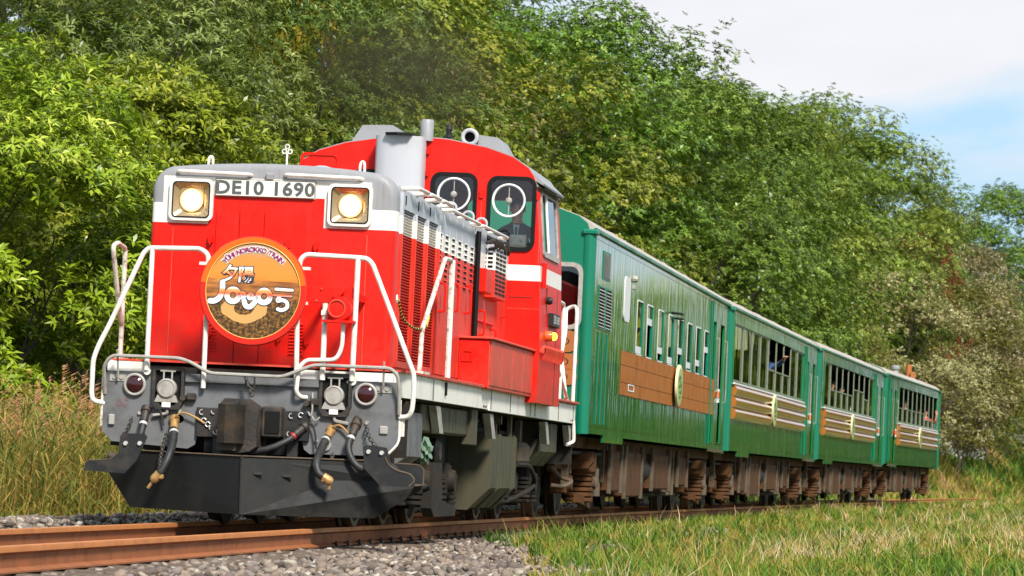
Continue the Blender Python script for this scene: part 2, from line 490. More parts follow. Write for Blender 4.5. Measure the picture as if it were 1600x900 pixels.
class MB:
    """collects shapes into one mesh; each face remembers a material slot"""
    def __init__(s):
        s.v, s.f, s.mi, s.pc = [], [], [], []
    def add(s, vs, fs, mi=0):
        o = len(s.v)
        s.pc.append((o, len(s.f)))
        s.v += [tuple(p_) for p_ in vs]
        s.f += [tuple(o+i for i in f_) for f_ in fs]
        s.mi += [mi]*len(fs)
        return s
    def box(s, x0, x1, y0, y1, z0, z1, mi=0, ch=0.0):
        if x0 > x1: x0, x1 = x1, x0
        if y0 > y1: y0, y1 = y1, y0
        if z0 > z1: z0, z1 = z1, z0
        if ch <= 0:
            vs = [(x0, y0, z0), (x1, y0, z0), (x1, y1, z0), (x0, y1, z0), (x0, y0, z1), (x1, y0, z1), (x1, y1, z1), (x0, y1, z1)]
            fs = [(0, 3, 2, 1), (4, 5, 6, 7), (0, 1, 5, 4), (1, 2, 6, 5), (2, 3, 7, 6), (3, 0, 4, 7)]
            return s.add(vs, fs, mi)
        c = min(ch, (x1-x0)/2.1, (y1-y0)/2.1, (z1-z0)/2.1)
        bm = bmesh.new()
        bmesh.ops.create_cube(bm, size=1)
        for q_ in bm.verts:
            q_.co = Vector(((x0+x1)/2+q_.co.x*(x1-x0), (y0+y1)/2+q_.co.y*(y1-y0), (z0+z1)/2+q_.co.z*(z1-z0)))
        bmesh.ops.bevel(bm, geom=bm.edges[:], offset=c, segments=1, affect='EDGES')
        return s.bm(bm, mi)
    def bm(s, bm, mi=0):
        bm.verts.index_update()
        s.add([q_.co[:] for q_ in bm.verts], [[q_.index for q_ in f_.verts] for f_ in bm.faces], mi)
        bm.free()
        return s
    def prism(s, poly, axis, a, b, mi=0):
        """extrude a 2-D polygon along an axis (0 = x: poly is (y,z); 1 = y: (x,z); 2 = z: (x,y))"""
        n = len(poly)
        def mk_(p_, t):
            return (t, p_[0], p_[1]) if axis == 0 else (p_[0], t, p_[1]) if axis == 1 else (p_[0], p_[1], t)
        vs = [mk_(p_, a) for p_ in poly]+[mk_(p_, b) for p_ in poly]
        fs = [(i, (i+1) % n, n+(i+1) % n, n+i) for i in range(n)]
        tri = tessellate_polygon([[Vector((p_[0], p_[1], 0)) for p_ in poly]])
        fs += [tuple(t) for t in tri]+[tuple(n+i for i in reversed(t)) for t in tri]
        return s.add(vs, fs, mi)
    def tube(s, pts, r, n=8, mi=0, caps=True, closed=False):
        P = [Vector(p_) for p_ in pts]
        k = len(P)
        rs = r if isinstance(r, (list, tuple)) else [r]*k
        rings, up = [], None
        for i, p_ in enumerate(P):
            a = P[i-1] if (i > 0 or closed) else P[0]
            b = P[(i+1) % k] if (i < k-1 or closed) else P[-1]
            d = (b-a)
            d = d.normalized() if d.length > 1e-9 else Vector((0, 0, 1))
            if up is None:
                up = d.orthogonal().normalized()
            else:
                up = (up-d*up.dot(d))
                up = up.normalized() if up.length > 1e-6 else d.orthogonal().normalized()
            w = d.cross(up)
            rings.append([p_+(up*math.cos(2*PI*j/n)+w*math.sin(2*PI*j/n))*rs[i] for j in range(n)])
        vs = [q_ for rg in rings for q_ in rg]
        fs = []
        for i in range(k if closed else k-1):
            i2 = (i+1) % k
            for j in range(n):
                fs.append((i*n+j, i*n+(j+1) % n, i2*n+(j+1) % n, i2*n+j))
        if caps and not closed:
            fs.append(tuple(reversed(range(n))))
            fs.append(tuple((k-1)*n+j for j in range(n)))
        return s.add(vs, fs, mi)
    def lathe(s, prof, c, axis, n=16, mi=0, closed_ends=True):
        """prof: list of (radius, height along axis)"""
        vs, fs = [], []
        for (r, h) in prof:
            for j in range(n):
                a = 2*PI*j/n
                x, y = r*math.cos(a), r*math.sin(a)
                vs.append((c[0]+h, c[1]+x, c[2]+y) if axis == 0 else (c[0]+x, c[1]+h, c[2]+y) if axis == 1 else (c[0]+x, c[1]+y, c[2]+h))
        k = len(prof)
        for i in range(k-1):
            for j in range(n):
                fs.append((i*n+j, i*n+(j+1) % n, (i+1)*n+(j+1) % n, (i+1)*n+j))
        if closed_ends:
            fs.append(tuple(range(n)))
            fs.append(tuple((k-1)*n+j for j in range(n)))
        return s.add(vs, fs, mi)
    def ring(s, c, axis, R, r, n=24, m_=6, mi=0, a0=0, a1=2*PI):
        pts = []
        full = abs(a1-a0-2*PI) < 1e-6
        for j in range(n if full else n+1):
            a = a0+(a1-a0)*j/n
            x, y = R*math.cos(a), R*math.sin(a)
            pts.append((c[0], c[1]+x, c[2]+y) if axis == 0 else (c[0]+x, c[1], c[2]+y) if axis == 1 else (c[0]+x, c[1]+y, c[2]))
        return s.tube(pts, r, m_, mi, closed=full)


def rnd_path(pts, r=.06, n=4):
    """round the corners of a poly-line"""
    P = [Vector(p_) for p_ in pts]
    out = [P[0]]
    for i in range(1, len(P)-1):
        a, b, c = P[i-1], P[i], P[i+1]
        d1, d2 = (a-b), (c-b)
        rr = min(r, d1.length*.45, d2.length*.45)
        p1, p2 = b+d1.normalized()*rr, b+d2.normalized()*rr
        for k in range(n+1):
            t = k/n
            out.append(p1*(1-t)**2+b*2*t*(1-t)+p2*t*t)
    out.append(P[-1])
    return out


def smooth_path(pts, n=5):
    """Catmull-Rom curve through the points"""
    P = [Vector(p_) for p_ in pts]
    P = [P[0]*2-P[1]]+P+[P[-1]*2-P[-2]]
    out = []
    for i in range(1, len(P)-2):
        for k in range(n):
            t = k/n
            a, b, c, d = P[i-1], P[i], P[i+1], P[i+2]
            out.append(.5*((2*b)+(c-a)*t+(2*a-5*b+4*c-d)*t*t+(3*b-a-3*c+d)*t**3))
    out.append(P[-2])
    return out


def rr(x0, y0, x1, y1, r, n=4):
    if x0 > x1: x0, x1 = x1, x0
    if y0 > y1: y0, y1 = y1, y0
    out = []
    for cx_, cy_, a in ((x1-r, y1-r, 0), (x0+r, y1-r, PI/2), (x0+r, y0+r, PI), (x1-r, y0+r, 3*PI/2)):
        for k in range(n+1):
            t = a+PI/2*k/n
            out.append((cx_+r*math.cos(t), cy_+r*math.sin(t)))
    return out


def circ(cx_, cy_, r, n=24, ry=None):
    return [(cx_+r*math.cos(2*PI*k/n), cy_+(ry or r)*math.sin(2*PI*k/n)) for k in range(n)]


def plate(outline, holes=(), thick=.02, mapping=None, mi=0, mb=None):
    """flat plate with holes; mapping(a, b, t) -> 3-D point, t runs 0..thick"""
    mb = mb or MB()
    loops = [outline]+list(holes)
    tri = tessellate_polygon([[Vector((p_[0], p_[1], 0)) for p_ in lp] for lp in loops])
    flat = [p_ for lp in loops for p_ in lp]
    n = len(flat)
    vs = [mapping(p_[0], p_[1], 0) for p_ in flat]+[mapping(p_[0], p_[1], thick) for p_ in flat]
    fs = [tuple(t) for t in tri]+[tuple(n+i for i in reversed(t)) for t in tri]
    o = 0
    for lp in loops:
        k = len(lp)
        for i in range(k):
            j = (i+1) % k
            fs.append((o+i, o+j, n+o+j, n+o+i))
        o += k
    mb.add(vs, fs, mi)
    return mb


NO_SPLIT = {'lettering', 'name_outline', 'name_lettering', 'logo', 'logo_outline', 'emblem_print', 'body', 'hair', 'eyes', 'ears', 'chain', 'faint_red_marks', 'end_ring', 'grille_opening', 'yellow_marking'}


def clusters(mb):
    """pieces of a mesh that do not touch each other"""
    ends = [p_[0] for p_ in mb.pc[1:]]+[len(mb.v)]
    A = np.array(mb.v)
    bb = [(A[p_[0]:e].min(0)-.004, A[p_[0]:e].max(0)+.004) for p_, e in zip(mb.pc, ends)]
    n = len(bb)
    lab_ = list(range(n))
    for i in range(n):
        for j in range(i):
            if (bb[i][0] <= bb[j][1]).all() and (bb[j][0] <= bb[i][1]).all():
                a, b = lab_[i], lab_[j]
                if a != b:
                    lab_ = [b if x == a else x for x in lab_]
    out = {}
    fends = [p_[1] for p_ in mb.pc[1:]]+[len(mb.f)]
    for k in range(n):
        out.setdefault(lab_[k], []).append((mb.pc[k][0], ends[k], mb.pc[k][1], fends[k]))
    return list(out.values())


def mk(name, mb, mats, parent=None, smooth=35, label=None, bevel=0.0, fixn=True, kind=None):
    if parent is not None and kind is None and name not in NO_SPLIT and 1 < len(mb.pc) < 80:
        cl = clusters(mb)
        if len(cl) > 1:
            first = None
            for c_ in cl:
                q_ = MB()
                for v0, v1, f0, f1 in c_:
                    o_ = len(q_.v)-v0
                    q_.v += mb.v[v0:v1]
                    q_.f += [tuple(i+o_ for i in f_) for f_ in mb.f[f0:f1]]
                    q_.mi += mb.mi[f0:f1]
                nm = name[:-1] if (name.endswith('s') and not name.endswith('ss')) else name
                ob = mk_one(nm, q_, mats, parent, smooth, label, bevel, fixn, kind)
                first = first or ob
            return first
    return mk_one(name, mb, mats, parent, smooth, label, bevel, fixn, kind)


def mk_one(name, mb, mats, parent=None, smooth=35, label=None, bevel=0.0, fixn=True, kind=None):
    me = bpy.data.meshes.new(name)
    me.from_pydata(mb.v, [], mb.f)
    if not isinstance(mats, (list, tuple)):
        mats = [mats]
    for x in mats:
        me.materials.append(M[x] if isinstance(x, str) else x)
    if len(mats) > 1:
        me.polygons.foreach_set('material_index', mb.mi)
    if fixn:
        bm = bmesh.new()
        bm.from_mesh(me)
        bmesh.ops.recalc_face_normals(bm, faces=bm.faces[:])
        bm.to_mesh(me)
        bm.free()
    if smooth:
        me.polygons.foreach_set('use_smooth', [True]*len(me.polygons))
        me.set_sharp_from_angle(angle=math.radians(smooth))
    o = bpy.data.objects.new(name, me)
    COL.objects.link(o)
    if parent:
        o.parent = parent
    if label:
        o['label'] = label
    if kind:
        o['kind'] = kind
    if bevel:
        bv = o.modifiers.new('bevel', 'BEVEL')
        bv.width = bevel
        bv.segments = 2
        bv.limit_method = 'ANGLE'
        bv.angle_limit = math.radians(40)
    return o


def share(src, parent, loc=(0, 0, 0), rot=None, scale=None):
    """another object on the same mesh, under a parent"""
    o = bpy.data.objects.new(src.name.split('.')[0], src.data)
    COL.objects.link(o)
    o.parent = parent
    o.location = loc
    if rot: o.rotation_euler = rot
    if scale: o.scale = scale
    for k in src.keys():
        if k in ('label', 'kind'):
            o[k] = src[k]
    return o


def tag(o, label=None, cat=None, group=None, kind=None):
    if label: o['label'] = label
    if cat: o['category'] = cat
    if group: o['group'] = group
    if kind: o['kind'] = kind
    return o


def empty(name, label=None, cat=None, group=None, kind=None):
    o = bpy.data.objects.new(name, None)
    o.empty_display_size = .3
    COL.objects.link(o)
    return tag(o, label, cat, group, kind)


def copy_tree(o, parent=None):
    c = o.copy()
    COL.objects.link(c)
    c.parent = parent
    for ch in list(o.children):
        copy_tree(ch, c)
    return c


def mesh_np(name, verts, faces, mat, tint=None, smooth=False):
    """fast mesh from numpy arrays (faces all of one size)"""
    me = bpy.data.meshes.new(name)
    nv, nf, k = len(verts), len(faces), faces.shape[1]
    me.vertices.add(nv)
    me.vertices.foreach_set('co', np.asarray(verts, np.float32).ravel())
    me.loops.add(nf*k)
    me.loops.foreach_set('vertex_index', np.asarray(faces, np.int32).ravel())
    me.polygons.add(nf)
    me.polygons.foreach_set('loop_start', np.arange(0, nf*k, k, dtype=np.int32))
    me.polygons.foreach_set('loop_total', np.full(nf, k, np.int32))
    if smooth:
        me.polygons.foreach_set('use_smooth', np.ones(nf, bool))
    me.update(calc_edges=True)
    if tint is not None:
        a = me.attributes.new('tint', 'FLOAT', 'POINT')
        a.data.foreach_set('value', np.asarray(tint, np.float32))
    me.materials.append(mat)
    return me


def text_mb(txt, size, mapping, thick=.004, offset=0.0, mb=None, align='CENTER', spacing=1.0, xs=1.0, mi=0):
    """letters as flat geometry; mapping(a, b, t)"""
    cu = bpy.data.curves.new('lettering', 'FONT')
    cu.body = txt
    cu.size = size
    cu.align_x = align
    cu.align_y = 'CENTER'
    cu.offset = offset
    cu.space_character = spacing
    cu.resolution_u = 3
    ob = bpy.data.objects.new('lettering', cu)
    COL.objects.link(ob)
    dg = bpy.context.evaluated_depsgraph_get()
    me = bpy.data.meshes.new_from_object(ob.evaluated_get(dg))
    mb = mb or MB()
    vs = [mapping(q_.co.x*xs, q_.co.y, thick) for q_ in me.vertices]
    mb.add(vs, [tuple(p_.vertices) for p_ in me.polygons], mi)
    bpy.data.objects.remove(ob)
    bpy.data.curves.remove(cu)
    bpy.data.meshes.remove(me)
    return mb


def ribbon(mb, pts, w, mapping, t, mi=0, n=8):
    """flat stroke with round ends in a plane, at depth t"""
    P = [Vector((p_[0], p_[1], 0)) for p_ in pts]
    L, R = [], []
    for i, p_ in enumerate(P):
        d = (P[min(i+1, len(P)-1)]-P[max(i-1, 0)]).normalized()
        nrm = Vector((-d.y, d.x, 0))
        L.append(p_+nrm*w/2)
        R.append(p_-nrm*w/2)
    vs = [mapping(q_.x, q_.y, t) for q_ in L]+[mapping(q_.x, q_.y, t) for q_ in R]
    k = len(P)
    mb.add(vs, [(i, i+1, k+i+1, k+i) for i in range(k-1)], mi)
    for e in (P[0], P[-1]):
        mb.add([mapping(x, y, t+.0002) for x, y in circ(e.x, e.y, w/2, 12)], [tuple(range(12))], mi)
    return mb


# ------------------------------------------------------------------ the track: a gentle right-hand curve with superelevation
TX0, TY0, TTH, TK, TK0, CANT = -2.21496, 33.14474, .12039, .00072, .00035, .03819


def track(s):
    k = TK if s >= 0 else TK0
    n = 24
    ds = s/n
    x, y = TX0, TY0
    for i in range(n):
        a = TTH+k*(i+.5)*ds
        x += math.sin(a)*ds
        y += math.cos(a)*ds
    return x, y, TTH+k*s


TR_S = np.arange(-60, 401, 1.0)
TR = np.array([track(float(s_)) for s_ in TR_S])


def track_np(s):
    return np.interp(s, TR_S, TR[:, 0]), np.interp(s, TR_S, TR[:, 1]), np.interp(s, TR_S, TR[:, 2])


def frame_matrix(x, y, a, z=0.0):
    c = CANT
    U = Vector((math.cos(c)*math.cos(a), -math.cos(c)*math.sin(a), -math.sin(c)))
    V = Vector((math.sin(a), math.cos(a), 0))
    Z = U.cross(V)
    mm = Matrix.Identity(4)
    for i in range(3):
        mm[i][0], mm[i][1], mm[i][2] = U[i], V[i], Z[i]
    mm[0][3], mm[1][3], mm[2][3] = x, y, z
    return mm


def rigid(s0, length, dz=0.0):
    b, e = track(s0), track(s0+length)
    return frame_matrix(b[0], b[1], math.atan2(e[0]-b[0], e[1]-b[1]), dz)


def front(v):          # mapping for plates that face the camera (normal -v)
    return lambda a, b, t: (a, v-t, b)


def side(u):           # mapping for plates on the right-hand side: a = v, b = z
    return lambda a, b, t: (u+t, a, b)
# ------------------------------------------------------------------ the locomotive (local axes: x = its left-to-right in the photo, y = backwards, z = up from rail top)
loco = empty('locomotive', 'red diesel locomotive with white band and two lit headlights pulling the train', 'locomotive')
loco.matrix_world = rigid(0, 13.3)


def P_(name, mb, mats, parent=loco, **k):
    return mk(name, mb, mats, parent, **k)


# --- front hood casing: rounded shell
def hood_section(hw, top, crown, base, r=.24, n=8):
    pts = [(-hw, base), (-hw, top-r)]
    for k in range(1, n+1):
        a = PI-PI/2*k/n
        pts.append((-hw+r+r*math.cos(a), top-r+r*math.sin(a)))
    for k in range(1, 12):
        t = -1+2*k/12
        pts.append((t*(hw-r), top+crown*(1-t*t)))
    for k in range(0, n+1):
        a = PI/2-PI/2*k/n
        pts.append((hw-r+r*math.cos(a), top-r+r*math.sin(a)))
    pts.append((hw, base))
    return pts


mb = MB()
rings = []
for ins, v in ((.060, .60), (.034, .606), (.016, .618), (.005, .636), (0, .66), (0, .80)):
    sec = hood_section(1.06, 3.035, .045, 1.25, r=.21)
    cxz = (0, 1.25)
    rings.append([(p_[0]*(1-ins/1.06), v, 1.25+(p_[1]-1.25)*(1-ins/1.85)) for p_ in sec])
ns = len(rings[0])
vs = [p_ for r_ in rings for p_ in r_]
fs = []
for i in range(len(rings)-1):
    for j in range(ns-1):
        fs.append((i*ns+j, i*ns+j+1, (i+1)*ns+j+1, (i+1)*ns+j))
fs.append(tuple(range(ns)))
fs.append(tuple((len(rings)-1)*ns+j for j in range(ns)))
mb.add(vs, fs)
hood_front = P_('hood_front', mb, 'hood_front', smooth=50)
HV = .598
# doors with open joints on the hood front
for (a, b, z0, z1) in ((-.49, -.29, 1.33, 2.66), (-.285, -.075, 1.33, 2.66), (-.07, .28, 1.33, 2.66)):
    d = P_('front_door', MB().box(a, b, HV-.010, HV+.01, z0, z1, ch=.004), 'red', hood_front)
mb = MB()
for x, z in ((-.53, 2.41), (.14, 2.39), (.385, 2.385), (.10, 1.60), (.34, 1.58), (-.50, 1.62)):
    mb.box(x-.018, x-.004, HV-.045, HV, z-.035, z+.035, ch=.004)
    mb.box(x+.006, x+.020, HV-.045, HV, z-.03, z+.04, ch=.004)
    mb.tube([(x, HV-.038, z-.045), (x, HV-.038, z+.045)], .009, 6)
P_('door_hinges', mb, 'red', hood_front)
for (a, b) in ((-.56, -.44), (.19, .31)):
    vn = P_('louvre_panel', MB().box(a-.012, b+.012, HV-.008, HV+.01, 1.44, 1.74), 'red', hood_front)
    mb = MB()
    for k in range(10):
        z = 1.46+k*.028
        mb.prism([(HV-.026, z), (HV-.008, z+.018), (HV-.008, z)], 0, a, b)
    P_('louvre', mb, 'red', vn, kind='stuff')

# --- number plate
pl = P_('number_plate', MB().box(-.500, .350, HV-.032, HV+.005, 2.790, 2.926, ch=.003), 'plate', hood_front)
P_('plate_edge', plate(rr(-.512, 2.784, .362, 2.940, .004), [rr(-.501, 2.795, .351, 2.929, .003)], .010, front(HV)), 'pipe', pl)  # grey border added in place of the plate's thin cast shadow
P_('lettering', text_mb('DE10 1690', .158, lambda a, b, t: (-.075+a, HV-.0325-t, 2.857+b), .003, .0045, spacing=1.08, xs=1.13), 'char', pl)
mb = MB()
for x in (-.48, .33):
    for z in (2.82, 2.905):
        mb.lathe([(.006, 0), (.005, -.004)], (x, HV-.032, z), 1, 8)
P_('screws', mb, 'brass', pl)

# --- headlights: bezel, tapered reflector, lit lens
for cx_ in (-.71, .665):
    x0, x1, z0, z1 = cx_-.19, cx_+.19, 2.565, 2.925
    hl = P_('headlight', plate(rr(x0, z0, x1, z1, .05), [rr(x0+.03, z0+.03, x1-.03, z1-.03, .035)], .05, lambda a, b, t: (a, HV+.01-t, b)), 'white', label='square sunken headlight, lit')
    i0 = rr(x0+.03, z0+.03, x1-.03, z1-.03, .035)
    i1 = rr(cx_-.10, 2.70-.10+.045, cx_+.10, 2.70+.10+.045, .03)
    vs = [(a, HV-.036, b) for a, b in i0]+[(a, HV-.004, b) for a, b in i1]
    n = len(i0)
    mb = MB().add(vs, [(i, (i+1) % n, n+(i+1) % n, n+i) for i in range(n)]+[tuple(range(n, 2*n))])
    P_('reflector', mb, 'glow_chrome', hl, smooth=20)
    mb = MB()
    prof = [(.098, 0), (.094, -.014), (.075, -.024), (.045, -.030), (.012, -.032)]
    mb.lathe(prof, (cx_, HV-.006, 2.742), 1, 24)
    P_('lens', mb, 'lamp', hl)
    mb = MB().lathe([(.074, 0), (.060, -.007), (.02, -.010)], (cx_, HV-.032, 2.742), 1, 20)
    P_('bulb', mb, 'lamp_core', hl)
    mb = MB().ring((cx_, HV-.010, 2.742), 1, .102, .007, 28, 6)
    P_('lens_ring', mb, 'brass', hl)
    gz = plate(rr(x0+.026, z0+.026, x1-.026, z1-.026, .035), [rr(x0+.036, z0+.036, x1-.036, z1-.036, .03)], .006, lambda a, b, t: (a, HV-.040-t, b))
    P_('seal', gz, 'seal', hl)

# --- step rails and small fittings on the hood front and top
for a, b in ((-.84, -.20), (.09, .76)):
    mb = MB().tube(rnd_path([(a, HV+.03, 2.98), (a+.01, HV-.045, 2.985), (b-.01, HV-.045, 2.975), (b, HV+.03, 2.97)], .035), .017, 10)
    P_('step_rail', mb, 'white')
P_('lamp_bracket', MB().box(-.075, -.01, HV-.04, HV+.02, 2.93, 2.995, ch=.012), 'grey')
mb = MB()
for x in (-.60, .72):
    mb.tube(smooth_path([(x-.02, .78, 3.0), (x-.018, .78, 3.11), (x, .78, 3.135), (x+.018, .78, 3.11), (x+.02, .78, 3.0)], 4), .012, 6)
P_('lifting_lug', mb, 'white')
mb = MB().tube([(.06, .79, 3.05), (.06, .79, 3.19)], .009, 6)
for k in range(3):
    a = PI/2+k*2*PI/3
    mb.ring((.06+.028*math.cos(a), .79, 3.215+.028*math.sin(a)), 1, .018, .006, 12, 5)
P_('filler_handle', mb, 'white')
P_('top_hatch', MB().lathe([(.12, 0), (.11, .03), (.04, .05)], (.34, .95, 3.05), 2, 20), 'silver')

# --- dark gap and hood body behind
HSU = 1.03
body = P_('hood_body', MB().box(-.96, .96, .78, 8.42, 1.25, 2.95), 'dark')
sec = [(-HSU, 2.90), (-HSU+.03, 2.95), (-.70, 2.995), (0, 3.03), (.70, 2.995), (HSU-.03, 2.95), (HSU, 2.90)]
P_('hood_roof', MB().prism(sec, 1, .93, 8.40), 'grey', smooth=20)
P_('hood_end_panel', MB().box(.9, HSU, .90, .985, 1.30, 2.95), 'hood_side')
# side skins: plain steel left of the picture, detailed right side
P_('side_skin', MB().box(-HSU, -.96, .93, 8.40, 1.30, 2.90), 'hood_side')
lower = MB()
lower.box(.96, HSU-.005, .93, 8.40, 1.30, 1.405)
P_('lower_side_panel', lower, 'faded_sheen_red')

# --- radiator grilles: three framed columns of fine slats
cols = [(.985, 1.70), (1.72, 2.40), (2.42, 3.14)]
for a, b in cols:
    fr = plate([(a, 1.40), (b, 1.40), (b, 2.905), (a, 2.905)], [[(a+.05, 1.455), (b-.05, 1.455), (b-.05, 2.76), (a+.05, 2.76)]], .05, lambda x, y, t: (HSU-.02+t, x, y))
    g = P_('radiator_grille', fr, 'hood_side')
    mb = MB()
    nsl = 52
    for k in range(nsl):
        z = 1.46+k*(1.30/nsl)
        mb.prism([(HSU-.018, z), (HSU+.014, z+.012), (HSU+.014, z+.017), (HSU-.018, z+.006)], 1, a+.05, b-.05)
    P_('slats', mb, 'hood_side', g, kind='stuff')
    P_('backing', MB().box(HSU-.03, HSU-.022, a+.04, b-.04, 1.44, 2.78), 'grease', g)
    mb = MB()
    for z in (2.82, 2.87):
        mb.box(HSU+.028, HSU+.036, a+.10, a+.13, 2.80, 2.88)
    P_('drain_slot', mb, 'seal', g)
    if a > 0:
        P_('grille_stile', MB().tube([(HSU+.035, b+.01, 1.40), (HSU+.035, b+.01, 2.76)], .012, 6), 'white' if 0 else 'hood_side', g)
# curled step rails over the grilles
for a, b in ((1.30, 2.0), (2.05, 2.75), (2.8, 3.5)):
    mb = MB().tube(rnd_path([(HSU-.05, a, 2.955), (HSU+.10, a+.03, 2.965), (HSU+.10, b-.03, 2.965), (HSU-.05, b, 2.955)], .07), .019, 8)
    P_('roof_step_rail', mb, 'white')
for a, b in ((3.62, 5.75), (5.85, 7.9)):
    mb = MB().tube(rnd_path([(HSU-.05, a, 2.93), (HSU+.06, a+.05, 2.94), (HSU+.06, b-.05, 2.94), (HSU-.05, b, 2.93)], .06), .017, 8)
    for k in range(3):
        y = a+.2+(b-a-.4)*k/2
        mb.tube([(HSU-.06, y, 2.93), (HSU+.06, y, 2.94)], .012, 6)
    P_('roof_side_rail', mb, 'white')
for y in (5.2, 6.45, 7.45):
    P_('lifting_eye', MB().ring((.86, y, 3.055), 1, .055, .013, 18, 6).box(.82, .90, y-.03, y+.03, 2.97, 3.005), 'silver')
P_('roof_pipe', MB().tube([(.62, 3.3, 3.03), (.66, 8.3, 3.03)], .035, 8), 'black')

# --- louvred engine doors
n = 6
for k in range(n):
    a = 3.18+k*(5.78-3.18)/n
    b = a+(5.78-3.18)/n-.018
    d = P_('engine_door', MB().box(.96, HSU+.003, a, b, 1.41, 2.90, ch=.004), 'hood_side')
    mb = MB()
    for j in range(9):
        z = 2.28+j*.052
        yc = (a+b)/2+.02
        mb.box(HSU+.0032, HSU+.008, yc-.075, yc+.075, z-.012, z+.010, 0)
    P_('louvre_slots', mb, 'seal', d, kind='stuff')
    mb = MB()
    for j in range(9):
        z = 2.28+j*.052
        yc = (a+b)/2+.02
        mb.prism([(HSU+.003, z+.024), (HSU+.003, z+.006), (HSU+.024, z+.003), (HSU+.022, z+.008)], 1, yc-.08, yc+.08)
    P_('louvre_hoods', mb, 'hood_side', d, kind='stuff')
    if k in (0, 2, 4, 5):
        z = (2.12, 0, 2.16, 0, 2.18, 1.62)[k]
        yh = b-.09
        P_('door_handle', MB().tube(rnd_path([(HSU, yh, z+.13), (HSU+.06, yh, z+.13), (HSU+.06, yh, z-.13), (HSU, yh, z-.13)], .03), .011, 6), 'red', d)
P_('black_conduit', MB().tube([(HSU+.03, 5.83, 2.88), (HSU+.03, 5.83, 1.42)], .026, 8), 'seal')
# plain bay with the boxed cooling grille, then door bay next to the cab
P_('side_panel', MB().box(.96, HSU+.003, 5.86, 6.62, 1.41, 2.90, ch=.004), 'hood_side')
P_('side_panel', MB().box(.96, HSU+.003, 6.64, 7.46, 1.41, 2.28, ch=.004), 'faded_sheen_red')
P_('side_panel', MB().box(.96, HSU+.003, 7.48, 8.38, 1.41, 2.90, ch=.004), 'hood_side')
P_('small_red_box', MB().box(HSU, HSU+.10, 5.98, 6.45, 2.29, 2.53, ch=.01), 'red')
bg_ = P_('air_grille', MB().box(.96, HSU+.10, 6.62, 7.50, 2.27, 2.80, ch=.006), 'hood_side')
mb = MB()
for i in range(3):
    for j in range(11):
        z = 2.31+j*.043
        a = 6.67+i*.27
        mb.box(HSU+.1005, HSU+.1035, a, a+.22, z, z+.024)
for i in range(2):
    for j in range(11):
        z = 2.31+j*.043
        mb.box(.99+i*.065, .99+i*.065+.05, 6.6195-.003, 6.6195, z, z+.024)
P_('grille_opening', mb, 'seal', bg_, kind='stuff')
mb = MB()
random.seed(3)
for k in range(9):
    y = 6.5+k*.13
    z = 2.80+random.uniform(-.01, .05)
    mb.tube(smooth_path([(HSU+.02, y, z), (HSU+.09, y+.05, z+.03), (HSU+.10, y+.10, z-.04), (HSU+.03, y+.14, z-.05)], 3), .017, 6)
P_('pipework', mb, 'grease')
mb = MB()
for z in (2.02, 1.80):
    mb.tube([(HSU+.02, 5.9, z), (HSU+.02, 7.3, z)], .014, 6)
P_('side_conduit', mb, 'red')
for (y, z) in ((6.3, 2.0), (7.2, 1.85), (7.95, 2.25)):
    P_('door_handle', MB().tube(rnd_path([(HSU, y, z+.12), (HSU+.06, y, z+.12), (HSU+.06, y, z-.12), (HSU, y, z-.12)], .03), .011, 6), 'red')

# --- battery / sand box below the hood side
bx = P_('battery_box', MB().box(1.00, 1.33, 5.0, 8.44, 1.325, 1.80, ch=.008), 'faded_sheen_red')
P_('box_front', MB().box(1.035, 1.325, 4.985, 5.0, 1.335, 1.79, ch=.004), 'red', bx)
P_('box_hatch', plate(rr(1.06, 1.58, 1.17, 1.69, .01), [rr(1.075, 1.595, 1.155, 1.675, .01)], .012, front(4.985)), 'red', bx)
for k in range(4):
    a = 5.04+k*.85
    P_('box_door', MB().box(1.33, 1.338, a, a+.82, 1.36, 1.785, ch=.003), 'faded_sheen_red', bx)
P_('box_lid', MB().box(1.0, 1.365, 4.96, 8.40, 1.80, 1.822, ch=.005), 'faded_sheen_red', bx)

